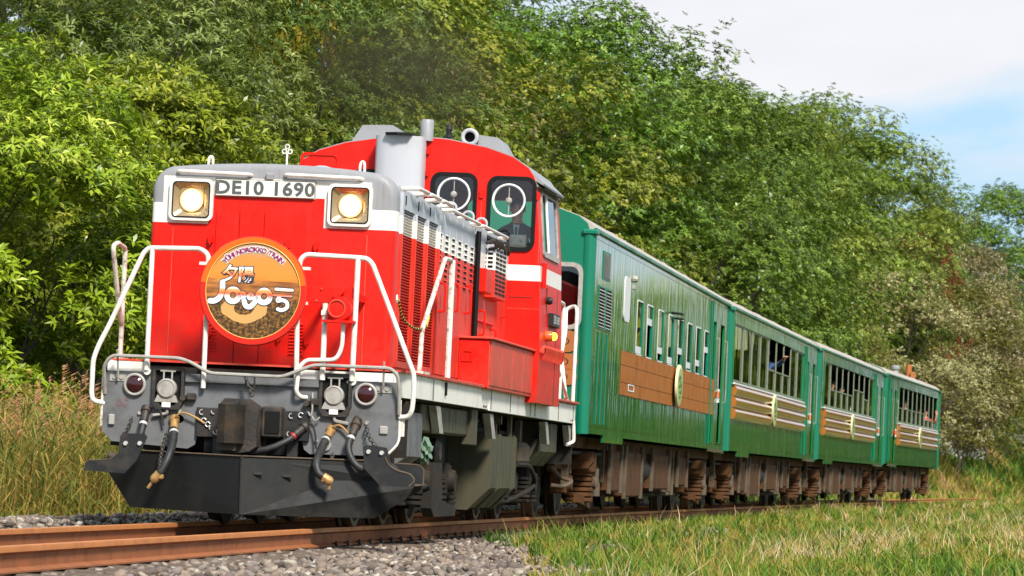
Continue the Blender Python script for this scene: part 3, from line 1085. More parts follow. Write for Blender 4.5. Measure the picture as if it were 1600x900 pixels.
# --- cab
CV0, CV1 = 8.40, 10.40
arch = [(1.29, 3.55), (1.262, 3.63), (1.20, 3.715), (1.03, 3.825), (.75, 3.915), (.34, 3.985), (0, 4.005)]
outl = [(-1.395, 1.27), (1.395, 1.27), (1.395, 1.95), (1.36, 2.80)]+arch+[(-a, b) for a, b in arch[-2::-1]]+[(-1.36, 2.80), (-1.395, 1.95)]
wins = [(.20, 2.86, .65, 3.62, .09), (.80, 2.86, 1.275, 3.60, .09)]
holes = [rr(*w_, n=5) for w_ in wins]+[rr(-w_[2], w_[1], -w_[0], w_[3], w_[4], n=5) for w_ in wins]
cab_front = P_('cab_front', plate(outl, holes, .05, lambda a, b, t: (a, CV0+.05-t, b)), 'cab', smooth=20)
for sgn in (1, -1):
    for w_ in wins:
        x0, x1 = (w_[0], w_[2]) if sgn > 0 else (-w_[2], -w_[0])
        fr = P_('cab_window', plate(rr(x0-.022, w_[1]-.022, x1+.022, w_[3]+.022, .105, 6), [rr(x0+.02, w_[1]+.02, x1-.02, w_[3]-.02, .075, 6)], .02, front(CV0)), 'seal')
        P_('pane', plate(rr(x0, w_[1], x1, w_[3], .09, 5), (), .006, front(CV0-.002)), 'cab_glass', fr)
        c_ = {(.20, 1): (.427, 3.411), (.80, 1): (1.01, 3.366), (.20, -1): (-.427, 3.411), (.80, -1): (-1.01, 3.366)}[(w_[0], sgn)]
        rg = P_('clear_view_screen', MB().ring((c_[0], CV0-.03, c_[1]), 1, .168, .0105, 40, 8).ring((c_[0], CV0-.022, c_[1]), 1, .158, .005, 40, 6), 'lipwhite', fr)
        mb = MB().lathe([(.035, 0), (.033, -.03), (.015, -.045)], (c_[0], CV0-.004, c_[1]), 1, 14)
        mb.tube([(c_[0], CV0-.012, c_[1]-.16), (c_[0], CV0-.012, c_[1]+.16)], .006, 6)
        P_('screen_motor', mb, 'pipe', fr)
# panel joints and hinges on the cab front
mb = MB()
for x in (.715, 1.318):
    mb.box(x-.02, x+.02, CV0-.02, CV0, 3.38, 3.46, ch=.004)
P_('window_hinges', mb, 'red', cab_front)
mb = MB().box(.985, .992, CV0-.006, CV0, 2.30, 2.78).box(.985, 1.30, CV0-.006, CV0, 2.36, 2.366)
P_('panel_joint', mb, 'grease', cab_front)
P_('front_door_frame', plate(rr(-1.22, 1.3, -.80, 3.80, .06), [rr(-1.19, 1.32, -.83, 3.77, .05)], .012, front(CV0)), 'red', cab_front)
# roof
ro = [(-a, b) for a, b in arch[::-1]][::-1]
roofline = [(-1.315, 3.53)]+[(-a, b+.010) for a, b in arch]+[(a, b+.010) for a, b in arch[-2::-1]]+[(1.315, 3.53)]
inner = [(a*.985, b-.012) for a, b in roofline[::-1]]
P_('cab_roof', MB().prism(roofline+inner, 1, CV0+.004, CV1+.02), 'grey', smooth=40)
eave = MB().prism([(1.26, 3.655), (1.365, 3.56), (1.36, 3.54), (1.25, 3.60)], 1, CV0+.02, CV1-.05)
P_('eave', eave, 'grey')
P_('eave', MB().prism([(-1.26, 3.655), (-1.365, 3.56), (-1.36, 3.54), (-1.25, 3.60)], 1, CV0+.02, CV1-.05), 'grey')
# sides


def leanu(z):
    return 1.395 if z < 1.95 else 1.395-(z-1.95)*(.035/.85) if z < 2.8 else 1.36-(z-2.8)*(.07/.75)


for sgn in (1, -1):
    mp = (lambda a, b, t, s_=sgn: (s_*(leanu(b)-t), a, b))
    P_('cab_side', plate([(CV0+.05, 1.27), (CV1, 1.27), (CV1, 1.95), (CV0+.05, 1.95)], (), .04, mp), 'cab', smooth=0)
    P_('cab_side', plate([(CV0+.05, 1.95), (CV1, 1.95), (CV1, 2.80), (CV0+.05, 2.80)], (), .04, mp), 'cab', smooth=0)
    P_('cab_side', plate([(CV0+.05, 2.80), (CV1, 2.80), (CV1, 3.56), (CV0+.05, 3.56)], [rr(CV0+.32, 2.84, CV1-.34, 3.50, .05)], .04, mp), 'cab', smooth=0)
    w = P_('side_window', plate(rr(CV0+.29, 2.81, CV1-.31, 3.53, .05), [rr(CV0+.35, 2.87, CV1-.37, 3.47, .04)], .02, lambda a, b, t, s_=sgn: (s_*(leanu(b)+t-.002), a, b)), 'pipe')
    P_('pane', plate(rr(CV0+.70, 2.86, CV1-.36, 3.48, .04), (), .006, lambda a, b, t, s_=sgn: (s_*(leanu(b)+t-.004), a, b)), 'side_glass', w)
    P_('sash_bar', MB().tube([(sgn*(leanu(2.87)+.008), CV0+.72, 2.87), (sgn*(leanu(3.47)+.008), CV0+.72, 3.47)], .02, 6), 'lipwhite', w)
    P_('window_shade', MB().prism([(sgn*1.32, 3.55), (sgn*1.375, 3.52), (sgn*1.37, 3.505), (sgn*1.315, 3.54)], 1, CV0+.25, CV1-.05), 'black')
P_('cab_rear', plate([(-1.39, 1.27), (1.39, 1.27), (1.35, 2.8), (1.28, 3.55), (.75, 3.90), (0, 3.98), (-.75, 3.90), (-1.28, 3.55), (-1.35, 2.8)], [rr(.3, 2.86, 1.2, 3.5, .08), rr(-1.2, 2.86, -.3, 3.5, .08)], .04, lambda a, b, t: (a, CV1-.02+t, b)), 'cab')
P_('cab_floor', MB().box(-1.34, 1.34, CV0+.06, CV1-.03, 1.9, 1.95), 'dark')
P_('engine_bulkhead', MB().box(-.36, .16, CV0+.06, CV1-.9, 1.95, 3.9), 'ply')
P_('control_desk', MB().box(.25, 1.28, CV0+.10, CV0+.36, 2.5, 2.88, ch=.02), 'olive')
P_('cab_cupboard', MB().box(.22, .60, CV0+.9, CV1-.1, 1.95, 3.1, ch=.01), 'ply')
P_('paper_box', MB().box(1.02, 1.20, CV0+.08, CV0+.26, 2.88, 3.02, ch=.01).box(1.06, 1.17, CV0+.072, CV0+.08, 2.955, 2.975), 'plate')
# door edge, handle, red grips and bolts on the cab side
mb = MB()
for y, z in ((8.55, 2.62), (8.72, 2.62)):
    mb.tube([(leanu(z)+.02, y, z-.14), (leanu(z)+.02, y, z+.12)], .016, 6)
P_('cab_grip', mb, 'red')
mb = MB().box(1.37, 1.385, 9.0, 9.012, 1.3, 2.5).box(1.395, 1.40, 9.85, 9.86, 1.3, 2.5)
P_('side_joint', mb, 'grease')
npl = P_('side_number_plate', MB().box(1.385, 1.44, 9.15, 9.80, 2.10, 2.24, ch=.004), 'black')
P_('lettering', text_mb('DE10 1690', .12, lambda a, b, t: (1.441+t, 9.475+a, 2.17+b), .002, .002, xs=.95), 'plate', npl)
P_('side_knob', MB().lathe([(.03, 0), (.045, .05), (.03, .08)], (1.37, 8.95, 2.36), 0, 12), 'black')
am = P_('side_marker_lamp', MB().lathe([(.055, 0), (.055, .06), (.045, .08)], (1.39, 8.95, 1.985), 0, 16), 'amber_glass')
P_('lens', MB().lathe([(.045, .0), (.040, .03), (.02, .045)], (1.47, 8.95, 1.985), 0, 14), 'amber', am)
mb = MB()
for k in range(9):
    y = 8.5+k*.2
    mb.tube(smooth_path([(1.39, y, 1.80), (1.44, y+.03, 1.86), (1.45, y+.08, 1.80), (1.42, y+.10, 1.73)], 3), .018, 6)
P_('hose_hooks', mb, 'faded_sheen_red')
# exhaust stack duct in front of the cab
st = P_('exhaust_stack', MB().prism([(-.385, CV0-.02), (-.385, 8.16), (-.36, 8.12), (-.26, 8.085), (-.14, 8.075), (-.01, 8.085), (.09, 8.12), (.115, 8.16), (.115, CV0-.02)], 2, 2.9, 3.985), 'silver', smooth=50)
P_('stack_rim', MB().prism([(-.27, 8.35), (-.27, 8.03), (-.14, 7.97), (0.0, 8.0), (.04, 8.35)], 2, 3.985, 4.01), 'seal', st)
mb = MB()
for z in (3.2, 3.4, 3.62, 3.85):
    mb.box(.118, .150, 8.36, 8.395, z-.03, z+.03, ch=.005)
P_('stack_bolts', mb, 'red', st)
# thin soot streaks and seams on the cab front
mb = MB()
for x in (-.60, .72, 1.345):
    mb.box(x-.004, x+.004, CV0-.003, CV0, 2.72, 3.34)
mb.box(.14, 1.37, CV0-.003, CV0, 2.24, 2.247)
P_('seam', mb, 'faded_sheen_red', cab_front)
mb = MB().box(-1.05, 1.05, HV-.006, HV+.002, 1.262, 1.285)
P_('base_strip', mb, 'faded_sheen_red', hood_front)
for x in (-.86, .82):
    P_('cover_joint', MB().box(x-.004, x+.004, HV-.004, HV, 1.30, 2.50), 'faded_sheen_red', hood_front)
# roof equipment
P_('roof_ventilator', MB().prism([(-.72, 3.93), (-.60, 4.12), (-.28, 4.13), (-.22, 4.08), (-.17, 3.96)], 1, 8.55, 9.5), 'grey', smooth=30)
P_('roof_ventilator', MB().prism([(.62, 3.90), (.64, 4.06), (.83, 4.04), (.93, 3.86)], 1, 8.6, 9.5), 'grey', smooth=30)
P_('exhaust_pipe', MB().lathe([(.07, 0), (.07, .21), (.062, .225), (.05, .225), (.05, .05)], (.11, 8.40, 3.96), 2, 18, closed_ends=False), 'grey')
P_('whistle', MB().lathe([(.02, 0), (.02, .05), (.05, .052), (.05, .075), (.028, .08), (.028, .13), (.034, .14), (.03, .18), (.012, .20)], (.33, 8.5, 3.96), 2, 14), 'black')
hn = MB().ring((.545, 8.55, 4.03), 1, .075, .022, 20, 8)
hn.lathe([(.095, 0), (.09, .12), (.07, .20)], (.545, 8.55, 4.03), 1, 20, closed_ends=False)
P_('air_horn', hn, 'silver')
P_('horn_throat', MB().lathe([(.075, .06), (.03, .07)], (.545, 8.55, 4.03), 1, 16), 'seal')

# --- short hood and rear deck behind the cab
rh = P_('rear_hood', MB().box(-1.0, .80, CV1, 12.5, 1.3, 2.9, ch=.05), 'red')
# --- frame and running boards
fr = MB()
fr.box(-1.20, 1.20, .06, 13.2, 1.12, 1.30)
P_('underframe', fr, 'bogie')
mb = MB()
mb.box(1.235, 1.263, .62, 5.6, 1.135, 1.335, ch=.003)
mb.box(1.235, 1.270, 5.6, 13.25, 1.125, 1.335, ch=.003)
corner = [(1.235+.0, .62), (1.263, .62)]
pts_o = [(1.263, .62), (1.262, .40), (1.25, .22), (1.235, .10), (1.225, .03)]
pts_i = [(a-.03, b) for a, b in reversed(pts_o)]
mb.prism(pts_o+pts_i, 2, 1.125, 1.335)
P_('side_sill', mb, 'frame_white', smooth=30)
mb = MB().prism([(-a, b) for a, b in pts_o+pts_i], 2, 1.125, 1.335).box(-1.263, -1.235, .62, 13.25, 1.13, 1.335)
P_('side_sill', mb, 'frame_white', smooth=30)
mb = MB()
for y in (1.8, 5.7, 7.2, 8.9, 9.3, 11.5, 13.0):
    mb.box(1.270, 1.276, y, y+.012, 1.14, 1.32)
for y in (5.2, 5.35, 12.8, 12.95):
    mb.lathe([(.012, 0), (.010, .012)], (1.266, y, 1.16), 0, 8)
P_('sill_joint', mb, 'grease')
P_('sill_latch', MB().box(1.263, 1.28, 2.55, 2.62, 1.20, 1.32, ch=.004), 'seal')
P_('deck', MB().box(-1.25, 1.29, .03, 4.99, 1.335, 1.352).box(-1.25, 1.275, 4.99, 13.22, 1.3355, 1.3525), 'faded_sheen_red')
P_('deck_edge', MB().box(1.272, 1.300, 2.3, 5.6, 1.33, 1.36, ch=.004).box(1.10, 1.31, 11.0, 13.3, 1.352, 1.375, ch=.004), 'faded_sheen_red')
mb = MB()
for k in range(14):
    y = 5.7+k*.36+(.1 if k % 3 else 0)
    mb.box(1.27, 1.31, y-.03, y+.03, 1.325, 1.352, ch=.006)
    mb.lathe([(.020, 0), (.018, .028)], (1.29, y, 1.352), 2, 6)
P_('deck_bolts', mb, 'faded_sheen_red')

# --- headstock (front beam plate)
bp_out = [(-1.255, .74), (-1.17, .655), (-.52, .62), (-.46, .655), (-.44, .73), (-.36, .735), (-.36, .80), (.36, .80), (.36, .735), (.45, .73), (.47, .655), (.52, .62), (1.16, .63), (1.26, .72), (1.26, 1.20), (1.23, 1.245), (-1.23, 1.245), (-1.26, 1.20)]
hs = P_('headstock', plate(bp_out, [rr(-.66, .83, -.56, .90, .04)], .03, lambda a, b, t: (a, .03-t, b)), 'beam')
P_('headstock_rail', MB().box(-.56, .58, -.035, 0, 1.175, 1.245, ch=.004), 'beam', hs)
P_('white_edge', MB().box(-1.235, -.88, .0, .03, 1.246, 1.33).box(.40, 1.225, .04, .06, 1.246, 1.32), 'frame_white', hs)
P_('side_strip', MB().tube(rnd_path([(1.262, .01, 1.10), (1.268, .0, .74), (1.17, .0, .64)], .06), .011, 6).tube([(1.285, .02, .98), (1.285, .02, .80)], .022, 6), 'white', hs)
P_('side_strip', MB().tube([(-1.268, .01, 1.2), (-1.268, .01, .78)], .014, 6), 'chipped_white', hs)
for x in (-.99, .975):
    tl = P_('tail_lamp', MB().ring((x, -.025, 1.137), 1, .084, .013, 26, 8).lathe([(.088, 0), (.090, -.02)], (x, 0, 1.137), 1, 26), 'pipe', label='round unlit tail lamp')
    P_('lens', MB().lathe([(.078, -.012), (.070, -.032), (.045, -.048), (.012, -.054)], (x, 0, 1.137), 1, 22), 'lens_red', tl)
for x in (-.70, .72):
    g = P_('jumper_socket', plate([(x-.135, 1.00), (x-.10, .94), (x+.10, .94), (x+.135, 1.02), (x+.135, 1.30), (x-.135, 1.30)], [[(x-.11, 1.03), (x-.06, .975), (x+.06, .975), (x+.11, 1.03), (x+.11, 1.265), (x-.11, 1.265)]], .05, front(0)), 'grease', label='jumper cable socket with round cap')
    P_('socket_recess', MB().box(x-.115, x+.115, -.012, .0, .965, 1.28), 'seal', g)
    mb = MB().lathe([(.083, 0), (.083, -.05), (.070, -.062), (.066, -.056), (.0, -.058)], (x-.01, -.012, 1.115), 1, 24, closed_ends=False)
    mb.prism([(x-.085, 1.06), (x-.11, 1.0), (x+.09, 1.0), (x+.065, 1.06)], 1, -.055, -.02)
    P_('socket_cap', mb, 'pipe', g)
    mb = MB()
    for dx in (-.04, .03):
        mb.tube([(x+dx, -.05, 1.17), (x+dx, -.045, 1.26)], .008, 6)
    mb.box(x-.07, x+.06, -.05, -.03, 1.255, 1.27)
    P_('cap_spring', mb, 'pipe', g)
    P_('socket_label', MB().box(x-.045, x+.03, -.062, -.05, .955, .998, ch=.003), 'lipwhite', g)
    P_('socket_pipe', MB().tube(rnd_path([(x, -.03, .95), (x, -.03, .905), (x+(.12 if x > 0 else -.12), -.03, .885)], .02), .014, 6), 'pipe', g)
    P_('socket_valve', MB().box(x+(-.21 if x > 0 else .16), x+(-.13 if x > 0 else .24), -.06, -.0, 1.02, 1.085, ch=.012).lathe([(.03, 0), (.025, -.06)], (x+(-.24 if x > 0 else .13), 0, 1.04), 1, 10), 'grease', g)
mb = MB()
for x, z in ((-1.17, 1.19), (-1.11, 1.19), (-.36, 1.20), (-.30, 1.20), (1.08, 1.185), (1.15, 1.185), (.49, 1.20), (.44, 1.19), (-.83, 1.235), (.82, 1.235), (-.60, .93), (-.94, .90), (.99, .90), (.57, .73)):
    mb.lathe([(.018, 0), (.016, -.018)], (x, 0, z), 1, 6)
mb.lathe([(.05, 0), (.048, -.02)], (.65, 0, .70), 1, 16)
mb.box(-1.20, -1.15, -.03, 0, .79, .88, ch=.008).box(1.10, 1.17, -.02, 0, .81, .88, ch=.008)
mb.box(-1.21, -1.07, -.008, 0, 1.16, 1.215).box(1.05, 1.19, -.008, 0, 1.155, 1.21)
P_('headstock_bolts', mb, 'pipe', hs)
mb = MB()
for x, z in ((-1.13, .96), (-1.10, .97), (-1.07, .955), (-1.12, 1.0), (-1.06, 1.01)):
    mb.ring((x, -.0015, z), 1, .012, .0015, 8, 4)
P_('faint_red_marks', mb, 'redfit', hs)

# --- handrails on the front platform
P_('handrail', MB().tube(rnd_path([(-1.25, 0.02, .97), (-1.335, -.05, .985), (-1.35, -.05, 1.05), (-1.35, -.05, 1.33), (-1.31, -.05, 1.45), (-1.22, -.05, 1.64), (-.965, -.05, 2.24), (-.92, -.05, 2.285), (-.48, -.05, 2.295), (-.41, -.05, 2.25), (-.405, -.05, 2.15), (-.40, -.05, 1.13)], .05), .021, 10).tube([(-.89, -.05, 2.28), (-.89, -.05, 1.26)], .021, 10).lathe([(.03, 0), (.03, -.05)], (-.885, 0, 1.25), 1, 10), 'white')
P_('handrail', MB().tube(rnd_path([(.385, -.03, 1.15), (.37, -.05, 1.7), (.365, -.05, 2.18), (.375, -.05, 2.24), (.42, -.05, 2.28), (.87, -.05, 2.27), (.94, -.05, 2.265), (.985, -.05, 2.22), (1.16, -.05, 1.82), (1.33, -.05, 1.42), (1.375, -.05, 1.32), (1.38, -.05, 1.15), (1.37, -.04, 1.02), (1.34, -.02, .965), (1.26, .0, .955)], .05), .021, 10).tube([(.86, -.05, 2.27), (.855, -.05, 1.24)], .023, 10).lathe([(.03, 0), (.03, -.05)], (.86, 0, 1.235), 1, 10), 'white')
P_('inner_handrail', MB().tube(rnd_path([(.765, -.08, 1.76), (.765, -.08, 1.52), (.72, -.08, 1.41), (.47, -.08, 1.40), (.41, -.08, 1.34), (.395, -.08, 1.13), (.43, -.05, 1.09), (.47, .0, 1.09)], .07), .018, 10), 'white')
P_('post', MB().tube([(.60, -.05, 1.88), (.605, -.05, 1.24)], .023, 8).box(.575, .625, -.08, -.03, 1.78, 1.82), 'white')
P_('deck_rail', MB().tube(rnd_path([(-1.245, -.0, 1.05), (-1.245, -.10, 1.28), (-1.18, -.12, 1.37), (-.60, -.12, 1.37), (-.50, -.12, 1.34), (-.34, -.12, 1.255), (.28, -.12, 1.25), (.42, -.12, 1.31), (.54, -.12, 1.36), (1.18, -.12, 1.36), (1.245, -.11, 1.31), (1.262, -.06, 1.15), (1.262, -.03, .98)], .05), .016, 8).tube([(-1.13, -.12, 1.42), (-1.13, -.04, 1.18)], .010, 6).tube([(1.13, -.12, 1.41), (1.12, -.04, 1.18)], .010, 6), 'pipe')
for sgn, mat_ in ((-1, 'chipped_white'), (1, 'chipped_white')):
    u = sgn*1.235
    P_('platform_stanchion', MB().tube(rnd_path([(u, 1.15, 1.36), (u, 1.22, 1.74), (u, 2.40, 2.42), (u, 2.80, 2.43), (u, 2.82, 1.36)] if sgn > 0 else [(u, .45, 1.36), (u, .45, 2.30), (u, .15, 2.33), (u, -.02, 2.29), (u, .30, 1.80), (u, .44, 1.65)], .05), .021, 8).box(u-.05, u+.05, (1.05 if sgn > 0 else .38), (1.45 if sgn > 0 else .52), 1.352, 1.375), mat_)
P_('white_post', MB().tube([(1.245, 2.82, 1.36), (1.245, 2.82, 2.43)], .024, 8), 'white')
# rear platform rails beside the cab
P_('rear_handrail', MB().tube(rnd_path([(1.33, 10.45, 2.42), (1.27, 11.2, 2.45), (1.25, 11.75, 2.45), (1.25, 11.70, 1.38)], .06), .022, 8).tube([(1.25, 10.5, 2.0), (1.25, 12.6, 1.38)], .018, 8), 'white')
P_('rear_handrail', MB().tube(rnd_path([(1.25, 13.1, 1.38), (1.25, 13.15, 2.46), (1.20, 13.3, 2.50), (1.1, 13.32, 2.46), (1.12, 13.2, 2.2), (1.15, 12.6, 1.9), (1.24, 12.5, 1.38)], .06), .022, 8), 'white')
P_('rear_step_rail', MB().tube(rnd_path([(1.27, 13.1, 1.15), (1.28, 13.15, .92), (1.22, 13.0, .88)], .04), .02, 8), 'white')

# --- red bracket and lamp housing beside the round board
P_('bracket_plate', MB().box(.36, .86, -.02, -.005, 1.885, 2.02, ch=.003).box(.50, .53, -.006, .6, 1.92, 1.98).box(.80, .83, -.006, .6, 1.92, 1.98), 'red')
lb = MB().lathe([(.100, 0), (.103, -.02), (.103, -.10), (.095, -.12), (.03, -.125)], (.735, -.02, 1.835), 1, 24)
lb.prism([(.625, 1.735), (.855, 1.735), (.86, 1.80), (.835, 1.92), (.79, 1.955), (.69, 1.955), (.64, 1.92)], 1, -.05, -.01)
lb.box(.60, .87, -.17, -.01, 1.72, 1.74)
lb.tube([(.70, -.10, 1.93), (.77, -.07, 2.01)], .016, 6).box(.68, .72, -.12, -.05, 1.93, 1.98)
P_('marker_lamp_housing', lb, 'red')
P_('lamp_mouth', MB().ring((.715, -.147, 1.835), 1, .07, .008, 20, 6), 'faded_sheen_red')
mb = MB()
for x, z in ((.56, 2.0), (.84, 2.0), (.52, 1.90)):
    mb.lathe([(.011, 0), (.010, -.012)], (x, -.02, z), 1, 6)
P_('bracket_bolts', mb, 'faded_sheen_red')
mb = MB().box(.37, .46, -.07, -.02, 2.15, 2.175).box(-.48, -.40, -.07, -.02, 2.16, 2.185).box(.42, .45, -.07, -.02, 1.86, 1.885)
P_('board_clip', mb, 'white')

# --- coupler
cb = MB()
cb.box(-.20, .15, -.02, .3, .56, .80)
cb.prism([(-.19, .60), (-.19, 1.00), (-.15, 1.05), (.02, 1.05), (.10, 1.0), (.13, .95), (.13, .66), (.08, .62), (-.02, .60)], 1, -.36, -.05)
cb.prism([(-.18, .62), (-.18, 1.0), (-.02, 1.02), (-.02, .62)], 1, -.47, -.36)
cb.box(-.14, .0, -.50, -.46, .70, .98, ch=.02)
cb.box(.13, .30, -.20, .0, .74, 1.0, ch=.015)
co = P_('coupler', cb, 'grease', label='black knuckle coupler')
P_('knuckle', MB().prism([(-.16, -.36), (-.17, -.52), (-.10, -.56), (-.02, -.54), (.03, -.44), (.03, -.36)], 2, .68, 1.0), 'bogie', co)
P_('coupler_pocket', MB().box(.17, .29, -.215, -.2, .78, .96).box(-.38, .36, .0, .05, .60, .80), 'seal', co)
mb = MB()
for x in (-.34, .40):
    mb.box(x-.11, x+.11, -.04, 0, .72, .97, ch=.008)
mb.box(-.30, -.22, -.03, .0, .48, .72).box(.33, .42, -.03, 0, .48, .72)
P_('coupler_guard', mb, 'black', co)
mb = MB()
random.seed(11)
for x, z in [(-.40, .93), (-.30, .94), (.36, .93), (.44, .94), (.35, .78)]+[(-.38+.035*k, .86-.03*k) for k in range(6)]:
    mb.ring((x, -.055, z), 1, .020, .005, 10, 5, a0=random.random()*3, a1=random.random()*3+3.6)
P_('guard_links', mb, 'ring', co)
P_('cutting_lever', MB().tube(rnd_path([(-.26, -.09, .79), (-.22, -.10, .70), (-.15, -.12, .66), (.02, -.12, .65)], .04), .012, 6), 'pipe', co)


def chain(pts, parent, r=.016, w=.0045, mat_='grease', name='chain'):
    pth = smooth_path(pts, 4)
    mb = MB()
    L = 0
    prev = pth[0]
    step = r*1.5
    acc = 0
    k = 0
    for a, b in zip(pth[:-1], pth[1:]):
        d = (b-a).length
        t = 0
        while acc+d-t >= step:
            t += step-acc
            acc = 0
            p_ = a+(b-a)*(t/d)
            mb.ring(p_, 1 if k % 2 else 0, r, w, 8, 4)
            k += 1
        acc += d-t
    return P_(name, mb, mat_, parent)


chain([(-.03, -.12, 1.24), (.0, -.12, 1.15), (.04, -.14, 1.08)], co, .018, .006, name='lifting_chain')
P_('uncoupling_rod', MB().tube(rnd_path([(-.05, -.12, 1.26), (-.01, -.12, 1.17), (.05, -.12, 1.12), (.045, -.12, 1.25)], .03), .008, 6), 'grease', co)
P_('hook', MB().tube(smooth_path([(.525, -.02, 1.13), (.53, -.05, 1.05), (.535, -.06, .98), (.52, -.06, .94), (.50, -.06, .97)], 4), .008, 6).tube(smooth_path([(.52, -.04, .95), (.56, -.05, .90), (.60, -.05, .93)], 4), .007, 6), 'pipe')

# --- air hoses
def hose(pts, r, fit_mat, tip_mat, name='air_hose', lever=None, band_='ring'):
    pth = smooth_path(pts, 6)
    h = P_(name, MB().tube(pth, r, 12), 'rubber')
    d0 = (pth[1]-pth[0]).normalized()
    a = pth[0]-d0*.11
    P_('hose_cock', MB().tube([a-d0*.02, a+d0*.02, a+d0*.03, pth[0]+d0*.01], [.045, .045, .034, .034], 12).tube([a+Vector((0, .09, .0)), a], .035, 10), fit_mat, h)
    P_('hose_clamp', MB().tube([pth[2]-d0*.012, pth[2]+d0*.012], r+.006, 12), band_, h)
    d1 = (pth[-1]-pth[-2]).normalized()
    e = pth[-1]
    P_('hose_head', MB().tube([e-d1*.02, e+d1*.03, e+d1*.05, e+d1*.07], [r+.004, r+.006, .04, .028], 12).box(e.x-.03, e.x+.05, e.y-.03, e.y+.02, e.z-.035, e.z+.01, ch=.01).tube([e+d1*.05, e+d1*.08+Vector((-.03, 0, -.05))], .014, 6), tip_mat, h)
    if lever:
        P_('cock_lever', MB().tube(smooth_path([a+Vector(q_) for q_ in lever], 5), .009, 6), fit_mat, h)
    return h


hose([(-.885, -.07, .84), (-.89, -.13, .74), (-.92, -.16, .60), (-1.0, -.17, .51), (-1.09, -.15, .52)], .030, 'grease', 'grease', lever=[(0.03, -.02, .02), (.10, -.03, .02), (.14, -.03, -.05), (.16, -.03, -.13)])
hose([(-.625, -.08, .78), (-.605, -.18, .68), (-.61, -.30, .55), (-.655, -.34, .43), (-.685, -.34, .39)], .034, 'brass', 'brass', lever=[(.02, -.05, .03), (.08, -.05, .06), (.18, -.05, .03), (.27, -.05, -.02)])
hose([(.41, -.10, .78), (.35, -.16, .72), (.22, -.2, .655), (.08, -.2, .62), (-.10, -.19, .60)], .028, 'grease', 'grease', band_='redfit', lever=[(.02, -.02, .03), (.07, -.02, .02), (.10, -.02, -.07), (.11, -.02, -.18)])
hose([(.675, -.08, .765), (.655, -.20, .68), (.645, -.36, .56), (.67, -.40, .47), (.725, -.39, .43)], .034, 'brass', 'brass', lever=[(.02, -.05, .03), (.08, -.05, .04), (.15, -.05, -.02), (.20, -.05, -.10)])
hose([(.885, -.07, .80), (.865, -.13, .70), (.90, -.16, .60), (.98, -.17, .525), (1.12, -.14, .525)], .030, 'grease', 'ring', lever=[(-.03, -.02, .03), (-.0, -.03, .06), (.05, -.03, .03)])
chain([(-.99, -.05, .87), (-1.01, -.08, .78), (-1.05, -.1, .70), (-1.06, -.12, .62)], loco, .014, .006)
chain([(-.67, -.1, .76), (-.69, -.2, .60), (-.68, -.30, .47), (-.66, -.34, .40)], loco, .014, .007)
chain([(.99, -.05, .89), (1.03, -.08, .78), (1.14, -.12, .66), (1.20, -.12, .60)], loco, .016, .006)
chain([(.72, -.03, .64), (.725, -.12, .55), (.72, -.15, .46)], loco, .014, .007)

# --- snow plough: two wings meeting in a ridge, corner steps
def wing(sx):
    top_in, top_out = (.07, -.62, .575), (sx*(1.18 if sx > 0 else 1.12), .12, .585)
    mid_out = (sx*(1.50 if sx > 0 else 1.24), .22, .40)
    bot_out, bot_in = (sx*(1.08 if sx > 0 else .99), .02, .11), (.09, -.68, .10)
    pts = [top_in, top_out, mid_out, bot_out, bot_in]
    vs = [Vector(p_) for p_ in pts]
    nrm = Vector((0, .02, 0))
    vs2 = [q_+nrm for q_ in vs]
    n = 5
    fs = [tuple(range(n)), tuple(n+i for i in reversed(range(n)))]+[(i, (i+1) % n, n+(i+1) % n, n+i) for i in range(n)]
    return MB().add(vs+vs2, fs)


pw = P_('snow_plough', wing(1), 'plow', smooth=0)
P_('plough_wing', wing(-1), 'plow_dark', pw, smooth=0)
P_('plough_top', MB().prism([(.07, -.62), (1.18, .12), (-1.12, .12)], 2, .568, .582), 'black', pw)
P_('plough_ridge', MB().tube([(.07, -.63, .58), (.09, -.69, .10)], .012, 6), 'plow', pw)
P_('plough_lip', MB().tube([(-1.12, .11, .588), (.07, -.63, .578), (1.18, .11, .588)], .008, 5), 'dusty', pw)
mb = MB()
for (x, y, z) in ((.20, -.575, .44), (.42, -.435, .43)):
    mb.box(x-.04, x+.04, y-.012, y+.01, z-.012, z+.012, ch=.003)
P_('plough_patch', mb, 'black', pw)
stl = P_('corner_step', plate([(-1.34, .40), (-1.34, .46), (-1.31, .48), (-1.12, .50), (-1.06, .55), (-1.05, .70), (-1.02, .725), (-.84, .725), (-.82, .70), (-.90, .50), (-1.0, .39)], (), .012, front(-.20)), 'black')
P_('step_edge', MB().tube([(-1.34, -.21, .46), (-1.31, -.21, .485), (-1.12, -.21, .505), (-1.07, -.21, .55)], .006, 5), 'dusty', stl)
mb = MB()
for x, z in ((-1.0, .64), (-.88, .645)):
    mb.lathe([(.022, 0), (.018, -.02)], (x, -.212, z), 1, 6)
P_('step_bolts', mb, 'ring', stl)
stl = P_('corner_step', plate([(1.02, .52), (1.0, .70), (1.04, .715), (1.20, .70), (1.22, .64), (1.24, .55), (1.29, .515), (1.40, .48), (1.45, .42), (1.44, .385), (1.16, .385)], (), .012, front(-.20)), 'black')
P_('step_edge', MB().tube(rnd_path([(1.19, -.212, .62), (1.22, -.212, .56), (1.28, -.212, .52), (1.41, -.212, .49), (1.45, -.212, .44), (1.40, -.212, .39)], .03), .008, 6), 'dusty', stl)
P_('step_back', plate([(1.22, .57), (1.42, .565), (1.46, .54), (1.46, .40), (1.30, .40), (1.22, .50)], (), .012, front(.15)), 'black', stl)
P_('step_tread', MB().add([(1.38, -.20, .395), (1.47, -.20, .395), (1.48, .14, .41), (1.40, .14, .41)], [(0, 1, 2, 3)]), 'dusty', stl)
